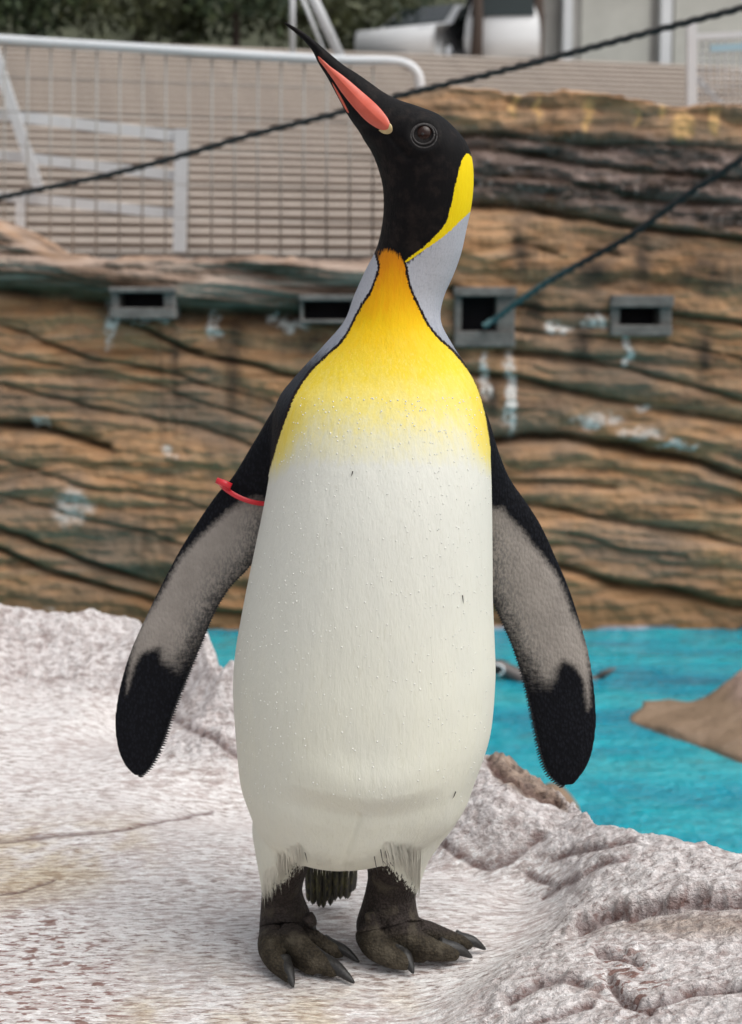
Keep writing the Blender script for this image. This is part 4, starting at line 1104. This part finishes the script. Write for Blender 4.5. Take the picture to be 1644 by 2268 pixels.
# serrated feather fringe along the trailing edges of the flippers
m_nav = simple('flipper_black', (.006, .0065, .009), .5, .3, 200, .2)
for fl, sgn in ((FLIP_L, 1), (FLIP_R, -1)):
    K = catmull(fl, 400)
    inner = np.array([at(k[2], k[3], k[4]) for k in K]); outer = np.array([at(k[0], k[1], k[4]) for k in K])
    Vs, Fs = [], []
    L_ = np.concatenate([[0], np.cumsum(np.linalg.norm(np.diff(inner, axis=0), axis=1))])
    for s_ in np.arange(L_[-1] * .26, L_[-1], .0031):
        i = int(np.searchsorted(L_, s_)); i = min(max(i, 1), 398)
        tg = (inner[i + 1] - inner[i - 1]); tg /= np.linalg.norm(tg)
        ot = inner[i] - outer[i]; ot /= np.linalg.norm(ot)
        fr_ = s_ / L_[-1]
        ln = .0012 + .0020 * smoothstep(.55, .9, fr_)
        p = inner[i] - ot * .006; q = inner[i] + ot * ln + tg * ln * 1.1
        blade(Vs, Fs, p, q, .0014, .0018)
    add('flipper_fringe', mesh_from('flipper_fringe', Vs, Fs), m_nav, KP)

# red band round the flipper
m_red = simple('red_plastic', (.62, .022, .035), .35, .1, 60, .05)
pa, pb = at(492, 1071, .030), at(600, 1113, .030)
C_, H_ = (pa + pb) / 2, (pb - pa) / 2
u_ = H_ / np.linalg.norm(H_); up_ = np.array((u_[2], 0, -u_[0])) * -1
Vs, Fs = [], []
nb_ = 72
for i in range(nb_):
    th = 2 * math.pi * i / nb_
    sag = -.0045 * math.sin(th)**2 * (1 if math.sin(th) < 0 else .4)
    c_ = C_ + H_ * math.cos(th) * 1.02 + np.array((0, math.sin(th) * .0185, 0)) + up_ * sag
    out = np.array((u_[0] * math.cos(th), math.sin(th), u_[2] * math.cos(th)))
    for a_, b_ in ((-.0026, 0), (.0026, 0), (.0026, .0016), (-.0026, .0016)):
        Vs.append(c_ + up_ * a_ + out * b_)
for i in range(nb_):
    j = (i + 1) % nb_
    for q in range(4):
        Fs.append((i * 4 + q, i * 4 + (q + 1) % 4, j * 4 + (q + 1) % 4, j * 4 + q))
band = add('flipper_band', mesh_from('flipper_band', Vs, Fs), m_red, KP)
band['label'] = 'red plastic band round the flipper'
p0, p1 = at(512, 1078, .010), at(480, 1064, .012)
add('band_tab', tube_me('band_tab', [p0, (p0 + p1) / 2, p1], [.0040, .0042, .0034], 8), m_red, band)

# water beads on the chest and belly
t = NT('water_bead')
m_bead = t.done((.74, .74, .69), .05, None, IOR=1.33, Specular_IOR_Level=1.0, Coat_Weight=1.0)
bm = bmesh.new(); bmesh.ops.create_icosphere(bm, subdivisions=1, radius=1.0)
IV = np.array([v.co[:] for v in bm.verts]); IF = [tuple(v.index for v in f.verts) for f in bm.faces]; bm.free()
Vs, Fs = [], []
BLy, BLx = zip(*sorted((k[1], k[0]) for k in BODY)); BRy, BRx = zip(*sorted((k[3], k[2]) for k in BODY))
cnt = 0
while cnt < 900:
    x = random.uniform(522, 1095); y = 880 + 900 * random.random()**1.7
    ed = abs(x - 810) / 285
    if random.random() > .25 + .75 * ed**2: continue
    l_, n_ = hit(x, y)
    if l_ is None or n_.y > -.05: continue
    if sdf(np.array([[x, y]]), BIB)[0] < 4: continue
    if not (np.interp(y, BLy, BLx) + 3 < x < np.interp(y, BRy, BRx) - 2): continue
    r = random.uniform(.0005, .00105)
    k = len(Vs)
    Vs += [np.array(l_) + q * r for q in IV]; Fs += [tuple(i + k for i in f) for f in IF]
    cnt += 1
bd = add('water_droplets', mesh_from('water_droplets', Vs, Fs), m_bead, KP)
bd['kind'] = 'stuff'
# a few stray dark feathers on the white belly
Vs, Fs = [], []
for (a_, b_) in (((1208, 655 * 0 + 1325), (1206, 1340)),):
    pass
for x0, y0, x1, y1 in ((1023, 1318, 1025, 1338), (1008, 1752, 1001, 1768), (782, 1044, 779, 1056)):
    l0, n0 = hit(x0, y0); l1, n1_ = hit(x1, y1)
    blade(Vs, Fs, np.array(l0) + np.array(n0) * .001, np.array(l1) + np.array(n1_) * .001, .0003, .0006)
add('stray_feather', mesh_from('stray_feather', Vs, Fs), m_fd, KP)
